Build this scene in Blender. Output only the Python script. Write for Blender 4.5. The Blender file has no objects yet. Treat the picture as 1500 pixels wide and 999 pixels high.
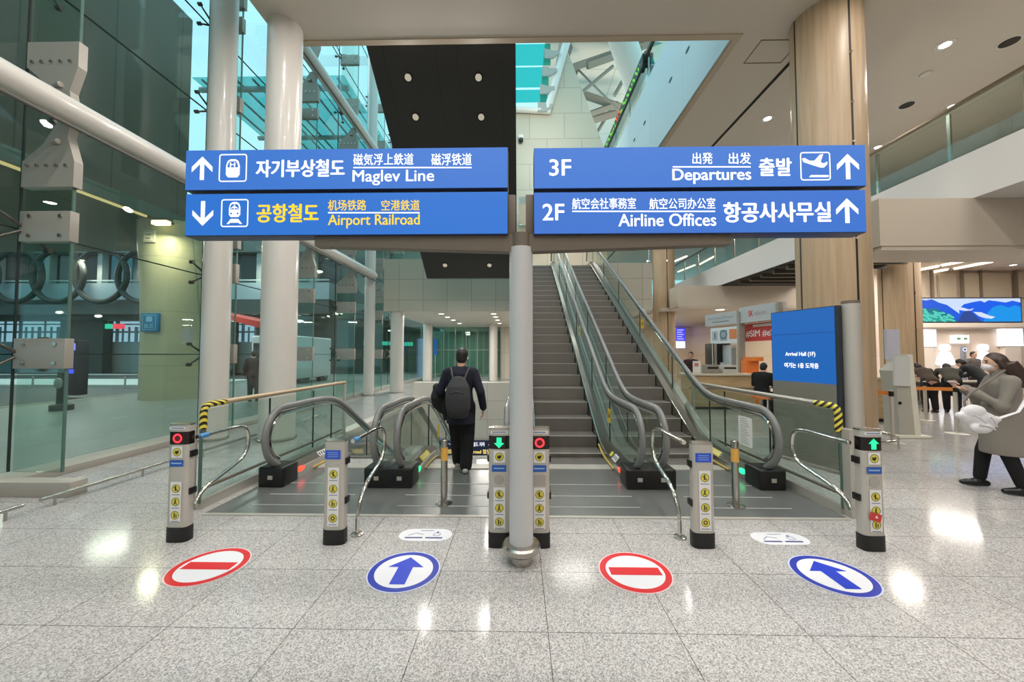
import bpy, bmesh, math, random
from mathutils import Vector, Matrix, Euler, Quaternion
random.seed(7)
S = bpy.context.scene
COL = S.collection
PI = math.pi
V = Vector

# ------------------------------------------------------------------ camera
F_PX = 545.0
CAM_H = 1.6
cam_d = bpy.data.cameras.new('camera')
cam = bpy.data.objects.new('camera', cam_d)
COL.objects.link(cam)
cam_d.sensor_width = 36.0
cam_d.lens = 36.0 * F_PX / 1500.0
cam_d.clip_start = 0.05
cam_d.clip_end = 400
cam.location = (0, 0, CAM_H)
cam.rotation_euler = (PI / 2 + math.atan(19.5 / F_PX), 0, math.atan(10 / F_PX))
S.camera = cam
S.view_settings.view_transform = 'Standard'
S.view_settings.look = 'None'
S.view_settings.gamma = 1.0
S.view_settings.use_curve_mapping = False
S.view_settings.exposure = 0.0
S.cycles.max_bounces = 10
S.cycles.transparent_max_bounces = 24
S.cycles.sample_clamp_indirect = 4.0
S.cycles.use_denoising = True

# ------------------------------------------------------------------ sky
W = bpy.data.worlds.new('sky')
S.world = W
W.use_nodes = True
bg = W.node_tree.nodes['Background']
bg.inputs['Color'].default_value = (0.40, 0.80, 0.93, 1)
bg.inputs['Strength'].default_value = 1.45

# soft daylight from the open sky on the left
sd = bpy.data.lights.new('daylight', 'SUN'); sd.energy = 1.5; sd.angle = math.radians(35); sd.color = (.70, .88, 1)
so = bpy.data.objects.new('daylight', sd); so.rotation_euler = V((1, .12, -.72)).to_track_quat('-Z', 'Y').to_euler(); COL.objects.link(so)

# ------------------------------------------------------------------ lamps of the building and added fill lights
def area(name, loc, size, power, color=(1, .965, .925), rot=(0, 0, 0), size_y=None, spread=PI):
    d = bpy.data.lights.new(name, 'AREA')
    d.energy = power
    d.color = color
    d.spread = spread
    if size_y:
        d.shape = 'RECTANGLE'; d.size = size; d.size_y = size_y
    else:
        d.shape = 'DISK'; d.size = size
    o = bpy.data.objects.new(name, d)
    o.location = loc; o.rotation_euler = rot
    COL.objects.link(o)
    return o
for x in (-3.6, -1.4, 1.0, 3.4, 6.0, 8.8):
    for y in (-4.6, -2.6, -.6, 1.4, 3.4, 5.3):
        area('ceiling_lamp', (x, y, 7.93), .22, 36 if x < 8 else 30)
for x, y in ((6.8, 10), (6.8, 15), (9.3, 8.05), (11.8, 10.1), (11.7, 12.1)):
    area('ceiling_lamp', (x, y, 7.93 if x < 7 else 8.26), .35, 50)
for x, y in ((14, 10), (14, 14.5), (18, 12), (18, 16), (22, 14)):
    area('arrivals_lamp', (x, y, 5.5), 2.2, 170, (1, .93, .86))
for x, y in ((10, 10), (10.2, 13), (8.2, 19), (10, 18), (9, 24)):
    area('booth_lamp', (x, y, 4.4 if y < 16 else 3.5), .5, 60, (1, .91, .78))
for x, y in ((-4.4, 16.5), (-1.6, 16.5), (-4.0, 19.5), (-1.6, 19.5), (-3.5, 26.5), (3.5, 18), (5.5, 22)):
    area('vestibule_lamp', (x, y, 3.3), .4, 75, (1, .95, .88))
for x in (-1.5, 2.0):
    area('pit_lamp', (x - 1.2, 10.6, -1.7), .5, 25)
for x, y in ((-2, 18), (2.5, 17.5), (2.5, 22)):
    area('upper_lamp', (x, y, 8.5), 2.0, 110)
area('tall_wall_fill', (1.2, 15.5, 13.5), .8, 150, (1, .93, .84), (1.2, 0, 0))  # fill light without a fitting, added to brighten the tall tiled wall
area('roof_fill', (7.0, 24, 11.5), 5, 420, (1, .93, .83), (PI, 0, 0))  # upward light added for the roof panels, not a fitting of the hall
for x, y in ((-15, 9), (-16, 15), (-19, 22), (-12, 24), (-24, 16), (-30, 24)):
    area('street_lamp', (x, y, 6.0), 2.0, 150, (.93, 1, .82))
for x in (-34, -27, -20):
    area('facade_fill', (x, 28.2, 9.0), .6, 130, (.95, 1, .92))  # made-up lights that brighten the facade across the road
area('column_lamp', (-11.9, 12.0, 5.75), .35, 65, (1, .96, .68), (0, 0, 0))

# ------------------------------------------------------------------ helpers: pixels of the photo to places
CR = cam.rotation_euler.to_matrix()
def ray(px, py):
    return CR @ V(((px - 750) / F_PX, -(py - 499.5) / F_PX, -1))
def P(px, py, y):
    r = ray(px, py); t = y / r.y
    return V((r.x * t, y, CAM_H + r.z * t))
def G(px, py, z=0.0):
    r = ray(px, py); t = (z - CAM_H) / r.z
    return V((r.x * t, r.y * t, z))
def Q(px, py, x):
    r = ray(px, py); t = x / r.x
    return V((x, r.y * t, CAM_H + r.z * t))

# ------------------------------------------------------------------ materials
def lin(c):
    def f(v):
        v /= 255.0
        return v / 12.92 if v <= .04045 else ((v + .055) / 1.055) ** 2.4
    return tuple(f(v) for v in c)
MATS = {}
def mat(name, rgb=(200, 200, 200), rough=.5, metal=0.0, spec=.5, emit=0.0, ecol=None, coat=0.0, noise=0.0, nscale=6.0):
    if name in MATS: return MATS[name]
    m = bpy.data.materials.new(name); m.use_nodes = True
    nt = m.node_tree; b = nt.nodes['Principled BSDF']
    c = lin(rgb)
    b.inputs['Base Color'].default_value = (*c, 1)
    b.inputs['Roughness'].default_value = rough
    b.inputs['Metallic'].default_value = metal
    b.inputs['Specular IOR Level'].default_value = spec
    b.inputs['Coat Weight'].default_value = coat
    if emit:
        b.inputs['Emission Color'].default_value = (*(lin(ecol) if ecol else c), 1)
        b.inputs['Emission Strength'].default_value = emit
    if noise:
        n = nt.nodes.new('ShaderNodeTexNoise'); n.inputs['Scale'].default_value = nscale; n.inputs['Detail'].default_value = 4
        g = nt.nodes.new('ShaderNodeNewGeometry'); nt.links.new(g.outputs['Position'], n.inputs['Vector'])
        mx = nt.nodes.new('ShaderNodeMix'); mx.data_type = 'RGBA'
        mx.inputs[6].default_value = (*[v * (1 - noise) for v in c], 1)
        mx.inputs[7].default_value = (*[min(1, v * (1 + noise)) for v in c], 1)
        nt.links.new(n.outputs['Fac'], mx.inputs[0]); nt.links.new(mx.outputs[2], b.inputs['Base Color'])
    MATS[name] = m
    return m
def glow(name, rgb, s=1.0):
    return mat(name, (12, 12, 14), .4, emit=s, ecol=rgb)
def glass(name, tint, refl=1.0, rough=.0):
    if name in MATS: return MATS[name]
    m = bpy.data.materials.new(name); m.use_nodes = True
    nt = m.node_tree; nt.nodes.clear()
    out = nt.nodes.new('ShaderNodeOutputMaterial')
    tr = nt.nodes.new('ShaderNodeBsdfTransparent'); tr.inputs['Color'].default_value = (*tint, 1)
    gl = nt.nodes.new('ShaderNodeBsdfGlossy'); gl.inputs['Roughness'].default_value = rough
    lw = nt.nodes.new('ShaderNodeLayerWeight'); lw.inputs['Blend'].default_value = .5
    pw = nt.nodes.new('ShaderNodeMath'); pw.operation = 'POWER'; pw.inputs[1].default_value = 5
    ma = nt.nodes.new('ShaderNodeMath'); ma.operation = 'MULTIPLY_ADD'; ma.inputs[1].default_value = .95 * refl; ma.inputs[2].default_value = .045 * refl; ma.use_clamp = True
    nt.links.new(lw.outputs['Facing'], pw.inputs[0]); nt.links.new(pw.outputs[0], ma.inputs[0])
    mx = nt.nodes.new('ShaderNodeMixShader')
    nt.links.new(ma.outputs[0], mx.inputs[0])
    nt.links.new(tr.outputs[0], mx.inputs[1]); nt.links.new(gl.outputs[0], mx.inputs[2])
    nt.links.new(mx.outputs[0], out.inputs[0])
    MATS[name] = m
    return m
def panels(name, rgb, w, h, axes='XZ', off=(0, 0), joint=.012, dark=.55, rough=.45, shift=0.0, var=.05):
    """cladding of large tiles with thin joints, laid out in the world"""
    if name in MATS: return MATS[name]
    m = mat(name, rgb, rough)
    nt = m.node_tree; b = nt.nodes['Principled BSDF']; c = lin(rgb)
    g = nt.nodes.new('ShaderNodeNewGeometry'); sp = nt.nodes.new('ShaderNodeSeparateXYZ'); cb = nt.nodes.new('ShaderNodeCombineXYZ')
    nt.links.new(g.outputs['Position'], sp.inputs[0])
    for k in (0, 1):
        ad = nt.nodes.new('ShaderNodeMath'); ad.inputs[1].default_value = -off[k] + 200 * (w if k == 0 else h)
        nt.links.new(sp.outputs[axes[k]], ad.inputs[0]); nt.links.new(ad.outputs[0], cb.inputs[k])
    br = nt.nodes.new('ShaderNodeTexBrick')
    br.offset = shift; br.squash = 1.0
    br.inputs['Scale'].default_value = 1; br.inputs['Mortar Size'].default_value = joint / 2
    br.inputs['Mortar Smooth'].default_value = 0.1
    br.inputs['Brick Width'].default_value = w; br.inputs['Row Height'].default_value = h
    br.inputs['Color1'].default_value = (*[v * (1 - var) for v in c], 1)
    br.inputs['Color2'].default_value = (*[min(1, v * (1 + var)) for v in c], 1)
    br.inputs['Mortar'].default_value = (*[v * dark for v in c], 1)
    nt.links.new(cb.outputs[0], br.inputs['Vector']); nt.links.new(br.outputs['Color'], b.inputs['Base Color'])
    return m
def terrazzo(name, rgb, tile=None, off=(0, 0), rough=.11, amp=.46):
    m = mat(name, rgb, rough, spec=.16); nt = m.node_tree; b = nt.nodes['Principled BSDF']; c = lin(rgb)
    g = nt.nodes.new('ShaderNodeNewGeometry')
    vo = nt.nodes.new('ShaderNodeTexVoronoi'); vo.inputs['Scale'].default_value = 150
    no = nt.nodes.new('ShaderNodeTexNoise'); no.inputs['Scale'].default_value = 110; no.inputs['Detail'].default_value = 3
    nt.links.new(g.outputs['Position'], vo.inputs['Vector']); nt.links.new(g.outputs['Position'], no.inputs['Vector'])
    bw = nt.nodes.new('ShaderNodeRGBToBW'); nt.links.new(vo.outputs['Color'], bw.inputs[0])
    ad = nt.nodes.new('ShaderNodeMath'); ad.operation = 'ADD'; nt.links.new(bw.outputs[0], ad.inputs[0]); nt.links.new(no.outputs['Fac'], ad.inputs[1])
    r = nt.nodes.new('ShaderNodeValToRGB'); e = r.color_ramp.elements
    hf = nt.nodes.new('ShaderNodeMath'); hf.operation = 'MULTIPLY'; hf.inputs[1].default_value = .5; nt.links.new(ad.outputs[0], hf.inputs[0])
    e[0].position = .34; e[0].color = (*[v * (1 - amp) for v in c], 1)
    e[1].position = .66; e[1].color = (*[min(1, v * 1.25) for v in c], 1)
    k = e.new(.5); k.color = (*[v * .93 for v in c], 1)
    nt.links.new(hf.outputs[0], r.inputs[0])
    last = r.outputs[0]
    if tile:
        sp = nt.nodes.new('ShaderNodeSeparateXYZ'); cb = nt.nodes.new('ShaderNodeCombineXYZ'); nt.links.new(g.outputs['Position'], sp.inputs[0])
        for q in (0, 1):
            a2 = nt.nodes.new('ShaderNodeMath'); a2.inputs[1].default_value = -off[q] + 200 * tile[q]
            nt.links.new(sp.outputs[q], a2.inputs[0]); nt.links.new(a2.outputs[0], cb.inputs[q])
        br = nt.nodes.new('ShaderNodeTexBrick'); br.offset = 0; br.inputs['Scale'].default_value = 1
        br.inputs['Mortar Size'].default_value = .0026; br.inputs['Mortar Smooth'].default_value = .2
        br.inputs['Brick Width'].default_value = tile[0]; br.inputs['Row Height'].default_value = tile[1]
        br.inputs['Color1'].default_value = (.93, .93, .93, 1); br.inputs['Color2'].default_value = (1, 1, 1, 1); br.inputs['Mortar'].default_value = (.28, .26, .25, 1)
        nt.links.new(cb.outputs[0], br.inputs['Vector'])
        mx = nt.nodes.new('ShaderNodeMix'); mx.data_type = 'RGBA'; mx.blend_type = 'MULTIPLY'; mx.inputs[0].default_value = 1
        nt.links.new(last, mx.inputs[6]); nt.links.new(br.outputs['Color'], mx.inputs[7]); last = mx.outputs[2]
    nt.links.new(last, b.inputs['Base Color'])
    return m
def wood(name, rgb, scale=(9, 9, .35)):
    m = mat(name, rgb, .42); nt = m.node_tree; b = nt.nodes['Principled BSDF']; c = lin(rgb)
    g = nt.nodes.new('ShaderNodeNewGeometry'); mp = nt.nodes.new('ShaderNodeMapping'); mp.inputs['Scale'].default_value = scale
    no = nt.nodes.new('ShaderNodeTexNoise'); no.inputs['Scale'].default_value = 2.2; no.inputs['Detail'].default_value = 6
    nt.links.new(g.outputs['Position'], mp.inputs['Vector']); nt.links.new(mp.outputs[0], no.inputs['Vector'])
    r = nt.nodes.new('ShaderNodeValToRGB'); e = r.color_ramp.elements
    e[0].position = .3; e[0].color = (*[v * .84 for v in c], 1); e[1].position = .72; e[1].color = (*[min(1, v * 1.1) for v in c], 1)
    nt.links.new(no.outputs['Fac'], r.inputs[0]); nt.links.new(r.outputs[0], b.inputs['Base Color'])
    return m
def stripes(name, c1, c2, freq=26.0):
    m = mat(name, c1, .5); nt = m.node_tree; b = nt.nodes['Principled BSDF']
    g = nt.nodes.new('ShaderNodeNewGeometry'); mp = nt.nodes.new('ShaderNodeMapping'); mp.inputs['Rotation'].default_value = (.6, .6, .9)
    w = nt.nodes.new('ShaderNodeTexWave'); w.inputs['Scale'].default_value = freq / 10; w.bands_direction = 'Z'
    nt.links.new(g.outputs['Position'], mp.inputs[0]); nt.links.new(mp.outputs[0], w.inputs['Vector'])
    r = nt.nodes.new('ShaderNodeValToRGB'); r.color_ramp.interpolation = 'CONSTANT'; e = r.color_ramp.elements
    e[0].color = (*lin(c1), 1); e[1].position = .5; e[1].color = (*lin(c2), 1)
    nt.links.new(w.outputs['Fac'], r.inputs[0]); nt.links.new(r.outputs[0], b.inputs['Base Color'])
    return m

M_floor = terrazzo('polished_granite', (190, 187, 184), (.743, .594), (.167, 2.80))
M_white = mat('white_paint', (214, 208, 200), .35)
M_whitecol = mat('column_enamel', (214, 208, 200), .28, coat=.3)
M_ceil = mat('ceiling_plaster', (208, 197, 184), .7)
M_trim = mat('opening_trim', (186, 168, 146), .5)
M_black = mat('black_plastic', (22, 20, 20), .35)
M_rubber = mat('handrail_rubber', (128, 128, 126), .26)
M_chrome = mat('brushed_steel', (190, 186, 178), .25, 1.0)
M_polish = mat('polished_steel', (215, 212, 206), .12, 1.0)
M_steel = mat('dark_steel_deck', (98, 94, 86), .32, .75)
M_alu = mat('anodised_aluminium', (196, 191, 182), .42, .35)
M_bronze = mat('bronze_paint', (112, 102, 90), .45, .2)
M_step = mat('step_metal', (118, 114, 108), .42, .35, noise=.12, nscale=3)
M_plate = mat('landing_metal', (132, 134, 132), .24, .45, noise=.12, nscale=1.5)
M_yellow = mat('yellow_line', (196, 168, 84), .5)
M_glass_wall = glass('curtain_glass', (.91, .94, .92), 1.0)
M_glass_fin = glass('fin_glass', (.85, .93, .90), 1.0)
M_glass_rail = glass('rail_glass', (.88, .94, .915), 1.0)
M_glass_esc = glass('balustrade_glass', (.78, .87, .83), 1.2)
M_glass_teal = glass('teal_glass', (.20, .70, .66), .8)
M_edge = mat('glass_edge', (84, 112, 102), .3)
M_seal = mat('glass_seal', (30, 40, 36), .6)
M_plateS = mat('splice_plate_paint', (168, 162, 152), .4, .3)

# ------------------------------------------------------------------ mesh builder
class MB:
    def __init__(s): s.bm = bmesh.new()
    def face(s, pts, mi=0):
        vs = [s.bm.verts.new(p) for p in pts]
        f = s.bm.faces.new(vs); f.material_index = mi
        return f
    def hull(s, a, b, mi=0, caps=True):
        """two loops of the same length joined by quads and capped"""
        va = [s.bm.verts.new(p) for p in a]; vb = [s.bm.verts.new(p) for p in b]; n = len(a)
        fs = [s.bm.faces.new((va[i], va[(i + 1) % n], vb[(i + 1) % n], vb[i])) for i in range(n)]
        if caps: fs += [s.bm.faces.new(va[::-1]), s.bm.faces.new(vb)]
        for f in fs: f.material_index = mi
        return s
    def box(s, lo, hi, mi=0, bevel=0.0, rot=None, seg=2):
        x0, y0, z0 = lo; x1, y1, z1 = hi
        a = [V((x0, y0, z0)), V((x1, y0, z0)), V((x1, y1, z0)), V((x0, y1, z0))]
        b = [V((p.x, p.y, z1)) for p in a]
        if rot:
            c, mrot = rot
            a = [mrot @ (p - V(c)) + V(c) for p in a]; b = [mrot @ (p - V(c)) + V(c) for p in b]
        if bevel:
            t = bmesh.new()
            va = [t.verts.new(p) for p in a]; vb = [t.verts.new(p) for p in b]
            for i in range(4): t.faces.new((va[i], va[(i + 1) % 4], vb[(i + 1) % 4], vb[i]))
            t.faces.new(va[::-1]); t.faces.new(vb)
            bmesh.ops.bevel(t, geom=t.edges[:], offset=bevel, segments=seg, affect='EDGES', profile=.6)
            s.merge(t, mi)
        else: s.hull(a, b, mi)
        return s
    def merge(s, t, mi=0):
        mp = {}
        for v in t.verts: mp[v] = s.bm.verts.new(v.co)
        for f in t.faces:
            try:
                n = s.bm.faces.new([mp[v] for v in f.verts]); n.material_index = mi
            except ValueError: pass
        t.free()
    def prism(s, pts, fn, d0, d1, mi=0):
        """polygon pts (u,v) placed by fn(u,v,d) and extruded from d0 to d1"""
        return s.hull([fn(u, v, d0) for u, v in pts], [fn(u, v, d1) for u, v in pts], mi)
    def tube(s, pts, r, seg=12, mi=0, closed=False, flat=1.0, up=None):
        pts = [V(p) for p in pts]; n = len(pts)
        rs = r if isinstance(r, (list, tuple)) else [r] * n
        rings = []; prev = None
        for i, p in enumerate(pts):
            if closed: t = pts[(i + 1) % n] - pts[i - 1]
            else: t = pts[min(i + 1, n - 1)] - pts[max(i - 1, 0)]
            t.normalize()
            if prev is None:
                ref = V(up) if up else (V((0, 0, 1)) if abs(t.z) < .9 else V((1, 0, 0)))
                a = ref.cross(t).normalized()
            else:
                a = prev - t * prev.dot(t)
                a.normalize()
            prev = a; b = t.cross(a)
            rings.append([s.bm.verts.new(p + a * math.cos(k * 2 * PI / seg) * rs[i] + b * math.sin(k * 2 * PI / seg) * rs[i] * flat) for k in range(seg)])
        m = n if closed else n - 1
        for i in range(m):
            A = rings[i]; B = rings[(i + 1) % n]
            for k in range(seg):
                f = s.bm.faces.new((A[k], A[(k + 1) % seg], B[(k + 1) % seg], B[k])); f.material_index = mi
        if not closed:
            for f in (s.bm.faces.new(rings[0][::-1]), s.bm.faces.new(rings[-1])): f.material_index = mi
        return s
    def cyl(s, a, b, r, r2=None, seg=24, mi=0):
        return s.tube([a, b], [r, r if r2 is None else r2], seg, mi)
    def lathe(s, c, prof, seg=32, mi=0):
        """prof: (radius, z) turned about the vertical through c"""
        c = V(c); rings = []
        for r, z in prof:
            rings.append([s.bm.verts.new(c + V((r * math.cos(k * 2 * PI / seg), r * math.sin(k * 2 * PI / seg), z))) for k in range(seg)])
        for A, B in zip(rings, rings[1:]):
            for k in range(seg):
                f = s.bm.faces.new((A[k], A[(k + 1) % seg], B[(k + 1) % seg], B[k])); f.material_index = mi
        for f in (s.bm.faces.new(rings[0][::-1]), s.bm.faces.new(rings[-1])): f.material_index = mi
        return s
    def ball(s, c, r, seg=12, mi=0, rot=None):
        c = V(c); r = V(r) if not isinstance(r, (int, float)) else V((r, r, r)); n = seg // 2 + 1
        rings = []
        def tr(v):
            v = V((v.x * r.x, v.y * r.y, v.z * r.z))
            return c + (rot @ v if rot else v)
        for i in range(1, n):
            th = PI * i / n
            rings.append([s.bm.verts.new(tr(V((math.sin(th) * math.cos(k * 2 * PI / seg), math.sin(th) * math.sin(k * 2 * PI / seg), math.cos(th))))) for k in range(seg)])
        t = s.bm.verts.new(tr(V((0, 0, 1)))); u = s.bm.verts.new(tr(V((0, 0, -1))))
        for k in range(seg):
            f = s.bm.faces.new((t, rings[0][k], rings[0][(k + 1) % seg])); f.material_index = mi
            f = s.bm.faces.new((u, rings[-1][(k + 1) % seg], rings[-1][k])); f.material_index = mi
        for A, B in zip(rings, rings[1:]):
            for k in range(seg):
                f = s.bm.faces.new((A[k], B[k], B[(k + 1) % seg], A[(k + 1) % seg])); f.material_index = mi
        return s
    def build(s, name, mats, parent=None, smooth=True, angle=38, origin=None):
        bm = s.bm
        bmesh.ops.recalc_face_normals(bm, faces=bm.faces[:])
        if smooth:
            for f in bm.faces: f.smooth = True
            lim = math.radians(angle)
            for e in bm.edges:
                if len(e.link_faces) == 2:
                    e.smooth = e.calc_face_angle(0) < lim
        me = bpy.data.meshes.new(name)
        if parent is not None: origin = parent_world(parent)
        if origin is not None:
            bmesh.ops.translate(bm, verts=bm.verts[:], vec=-V(origin))
        bm.to_mesh(me); bm.free()
        for m in (mats if isinstance(mats, (list, tuple)) else [mats]): me.materials.append(m)
        o = bpy.data.objects.new(name, me); COL.objects.link(o)
        if parent is not None: o.parent = parent
        elif origin is not None: o.location = origin
        return o
def parent_world(o):
    p = V((0, 0, 0))
    while o is not None:
        p = p + o.location; o = o.parent
    return p
def tag(o, label=None, cat=None, group=None, kind=None):
    if label: o['label'] = label
    if cat: o['category'] = cat
    if group: o['group'] = group
    if kind: o['kind'] = kind
    return o
def thing(name, loc, label, cat, group=None):
    o = bpy.data.objects.new(name, None); COL.objects.link(o); o.location = loc; o.empty_display_size = .1
    return tag(o, label, cat, group)
def struct(name, mb, m, **k):
    return tag(mb.build(name, m, **k), kind='structure')
def copy_tree(o, parent=None):
    c = o.copy(); COL.objects.link(c); c.parent = parent
    for ch in list(o.children): copy_tree(ch, c)
    return c

# ------------------------------------------------------------------ flat marks on a surface: lettering, pictograms, stickers
class Surf:
    """a plane with origin O, axes U (right) and Vv (up), normal N"""
    def __init__(s, O, U, Vv):
        s.O = V(O); s.U = V(U).normalized(); s.V = V(Vv).normalized(); s.N = s.U.cross(s.V).normalized()
    def at(s, u, v, d=0.0): return s.O + s.U * u + s.V * v + s.N * d
    def poly(s, mb, pts, d=.001, mi=0): mb.face([s.at(u, v, d) for u, v in pts], mi)
    def line(s, mb, a, b, w, d=.001, mi=0):
        a = V((*a, 0)); b = V((*b, 0)); t = (b - a).normalized(); n = V((-t.y, t.x, 0)) * w / 2
        s.poly(mb, [((a + n).x, (a + n).y), ((a - n).x, (a - n).y), ((b - n).x, (b - n).y), ((b + n).x, (b + n).y)][::-1], d, mi)
    def disc(s, mb, c, r, d=.001, mi=0, n=28, ry=None):
        ry = ry or r
        s.poly(mb, [(c[0] + r * math.cos(k * 2 * PI / n), c[1] + ry * math.sin(k * 2 * PI / n)) for k in range(n)], d, mi)
    def ring(s, mb, c, r0, r1, d=.001, mi=0, n=40):
        for k in range(n):
            a, b = k * 2 * PI / n, (k + 1) * 2 * PI / n
            s.poly(mb, [(c[0] + r * math.cos(t), c[1] + r * math.sin(t)) for r, t in ((r0, a), (r1, a), (r1, b), (r0, b))], d, mi)
    def rr(s, x0, y0, x1, y1, r, n=5):
        p = []
        for cx, cy, a in ((x1 - r, y0 + r, -PI / 2), (x1 - r, y1 - r, 0), (x0 + r, y1 - r, PI / 2), (x0 + r, y0 + r, PI)):
            p += [(cx + r * math.cos(a + k * PI / 2 / n), cy + r * math.sin(a + k * PI / 2 / n)) for k in range(n + 1)]
        return p
    def rrect(s, mb, x0, y0, x1, y1, r=.005, d=.001, mi=0): s.poly(mb, s.rr(x0, y0, x1, y1, r), d, mi)
    def frame(s, mb, x0, y0, x1, y1, r, w, d=.001, mi=0):
        a = s.rr(x0, y0, x1, y1, r); b = s.rr(x0 + w, y0 + w, x1 - w, y1 - w, max(r - w, .0005)); n = len(a)
        for i in range(n): s.poly(mb, [a[i], a[(i + 1) % n], b[(i + 1) % n], b[i]], d, mi)
    def text(s, mb, body, x0, y0, x1, y1, bold=0.0, d=.001, mi=0):
        c = bpy.data.curves.new('lettering', 'FONT'); c.body = body; c.resolution_u = 4
        o = bpy.data.objects.new('lettering', c); COL.objects.link(o)
        bpy.context.view_layer.update()
        me = bpy.data.meshes.new_from_object(o.evaluated_get(bpy.context.evaluated_depsgraph_get()))
        xs = [v.co.x for v in me.vertices]; ys = [v.co.y for v in me.vertices]
        ax, bx, ay, by = min(xs), max(xs), min(ys), max(ys)
        g = bold * (y1 - y0)
        for i, (du, dv) in enumerate(((0, 0), (g, 0), (-g, 0), (0, g * .6), (0, -g * .6)) if bold else ((0, 0),)):
            vs = [mb.bm.verts.new(s.at(x0 + du + (v.co.x - ax) / (bx - ax) * (x1 - x0), y0 + dv + (v.co.y - ay) / (by - ay) * (y1 - y0), d + i * .0002)) for v in me.vertices]
            for p in me.polygons:
                try:
                    f = mb.bm.faces.new([vs[i_] for i_ in p.vertices]); f.material_index = mi
                except ValueError: pass
        bpy.data.objects.remove(o); bpy.data.curves.remove(c); bpy.data.meshes.remove(me)

# ================================================================== THE SETTING
PIT = (-3.27, 0.28, 5.72, 12.5)           # x0, x1, y0, y1 of the stair well
m = MB()
m.box((-6.5, -9, -.3), (PIT[0], 34, 0)); m.box((PIT[0], -9, -.3), (PIT[1], PIT[2], 0))
m.box((PIT[0], PIT[3], -.3), (PIT[1], 34, 0)); m.box((PIT[1], -9, -.3), (32, 34, 0))
struct('floor', m, M_floor, smooth=False)
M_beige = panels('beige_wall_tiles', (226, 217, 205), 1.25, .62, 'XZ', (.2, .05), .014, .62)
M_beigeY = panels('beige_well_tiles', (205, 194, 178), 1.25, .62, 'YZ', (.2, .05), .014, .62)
m = MB(); m.box((PIT[0] - .3, 12.47, -1.75), (PIT[1] + .3, 12.83, .66)); struct('wall_well_far', m, M_beige, smooth=False)
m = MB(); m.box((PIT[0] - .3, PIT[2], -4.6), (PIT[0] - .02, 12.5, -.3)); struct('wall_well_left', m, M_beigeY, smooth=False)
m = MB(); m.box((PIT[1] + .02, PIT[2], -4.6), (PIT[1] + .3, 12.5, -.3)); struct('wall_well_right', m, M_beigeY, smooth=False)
m = MB(); m.box((PIT[0] - .3, PIT[2], -4.9), (PIT[1] + .3, 20, -4.6)); struct('floor_lower', m, M_floor, smooth=False)
m = MB(); m.box((PIT[0] - .3, 19.7, -4.6), (PIT[1] + .3, 20, -1.75)); struct('wall_lower', m, M_beige, smooth=False)
m = MB(); m.box((PIT[0] - .3, 12.8, -1.75), (PIT[1] + .3, 20, -1.6)); struct('ceiling_lower', m, M_white, smooth=False)
# low stone kerb along the well beyond the glass rail
m = MB(); m.box((PIT[0] - .25, 7.1, 0), (PIT[0], 12.5, .12), bevel=.01); struct('trim_1', m, mat('white_stone', (214, 208, 198), .3))

# ceilings
m = MB()
m.box((-4.87, -9, 8), (7.05, 7.4, 10.7)); m.box((7.05, -9, 8), (32, 7.05, 10.7)); m.box((4.36, 7.4, 8), (7.05, 34, 10.7))
struct('ceiling', m, M_ceil, smooth=False)
m = MB(); m.box((7.05, 7.05, 8.35), (32, 34, 10.7)); struct('ceiling_recess', m, M_ceil, smooth=False)
m = MB(); m.box((-4.87, 7.28, 7.975), (4.48, 7.41, 8.03)); m.box((4.34, 7.41, 7.975), (4.48, 34, 8.03)); struct('trim_2', m, M_trim, smooth=False)
m = MB(); m.box((5.92, 7.55, 7.985), (5.99, 34, 8.01)); m.box((5.62, 6.9, 7.985), (5.65, 7.0, 8.01)); struct('trim_3', m, mat('slot_black', (24, 22, 20), .8), smooth=False)
m = MB()
q = [P(1107, 81, 8.0), P(1118, 54, 7.5)]
for a, b in (((4.95, 7.45), (5.75, 7.45)), ((4.95, 8.05), (5.75, 8.05)), ((4.95, 7.45), (4.95, 8.05)), ((5.75, 7.45), (5.75, 8.05))):
    m.box((min(a[0], b[0]) - .008, min(a[1], b[1]) - .008, 7.99), (max(a[0], b[0]) + .008, max(a[1], b[1]) + .008, 8.005))
struct('trim_4', m, mat('hatch_gap', (120, 108, 96), .8), smooth=False)

# room shell behind and beside the camera
M_wall = mat('wall_paint', (206, 194, 178), .6)
m = MB(); m.box((-6.5, -9.3, 0), (32, -9, 8)); struct('wall_back', m, M_wall, smooth=False)
m = MB(); m.box((32, -9, 0), (32.3, 34, 10.7)); struct('wall_right', m, M_wall, smooth=False)
m = MB(); m.box((12.4, 18.2, 0), (32, 18.5, 5.8)); struct('wall_arrivals', m, panels('arrivals_wall', (224, 206, 190), 2.4, 1.5, 'XZ', (0, 0), .02, .75), smooth=False)
m = MB(); m.box((12.0, 9.3, 5.62), (32, 18.4, 5.8)); struct('ceiling_arrivals', m, mat('arrivals_ceiling', (206, 190, 170), .6), smooth=False)
m = MB(); m.box((5.0, 27, 0), (12.6, 27.3, 5.0)); m.box((12.4, 18.5, 0), (12.6, 27, 5.6)); struct('wall_far', m, panels('far_wall', (222, 204, 182), 2.2, 1.5, 'XZ', (0, 0), .02, .7), smooth=False)
m = MB(); m.box((-1.2, 24.2, 0), (5.0, 24.5, 3.4)); struct('wall_hall', m, panels('hall_wall', (224, 214, 200), 1.3, 1.7, 'XZ', (.35, 0), .02, .7), smooth=False)

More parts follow.
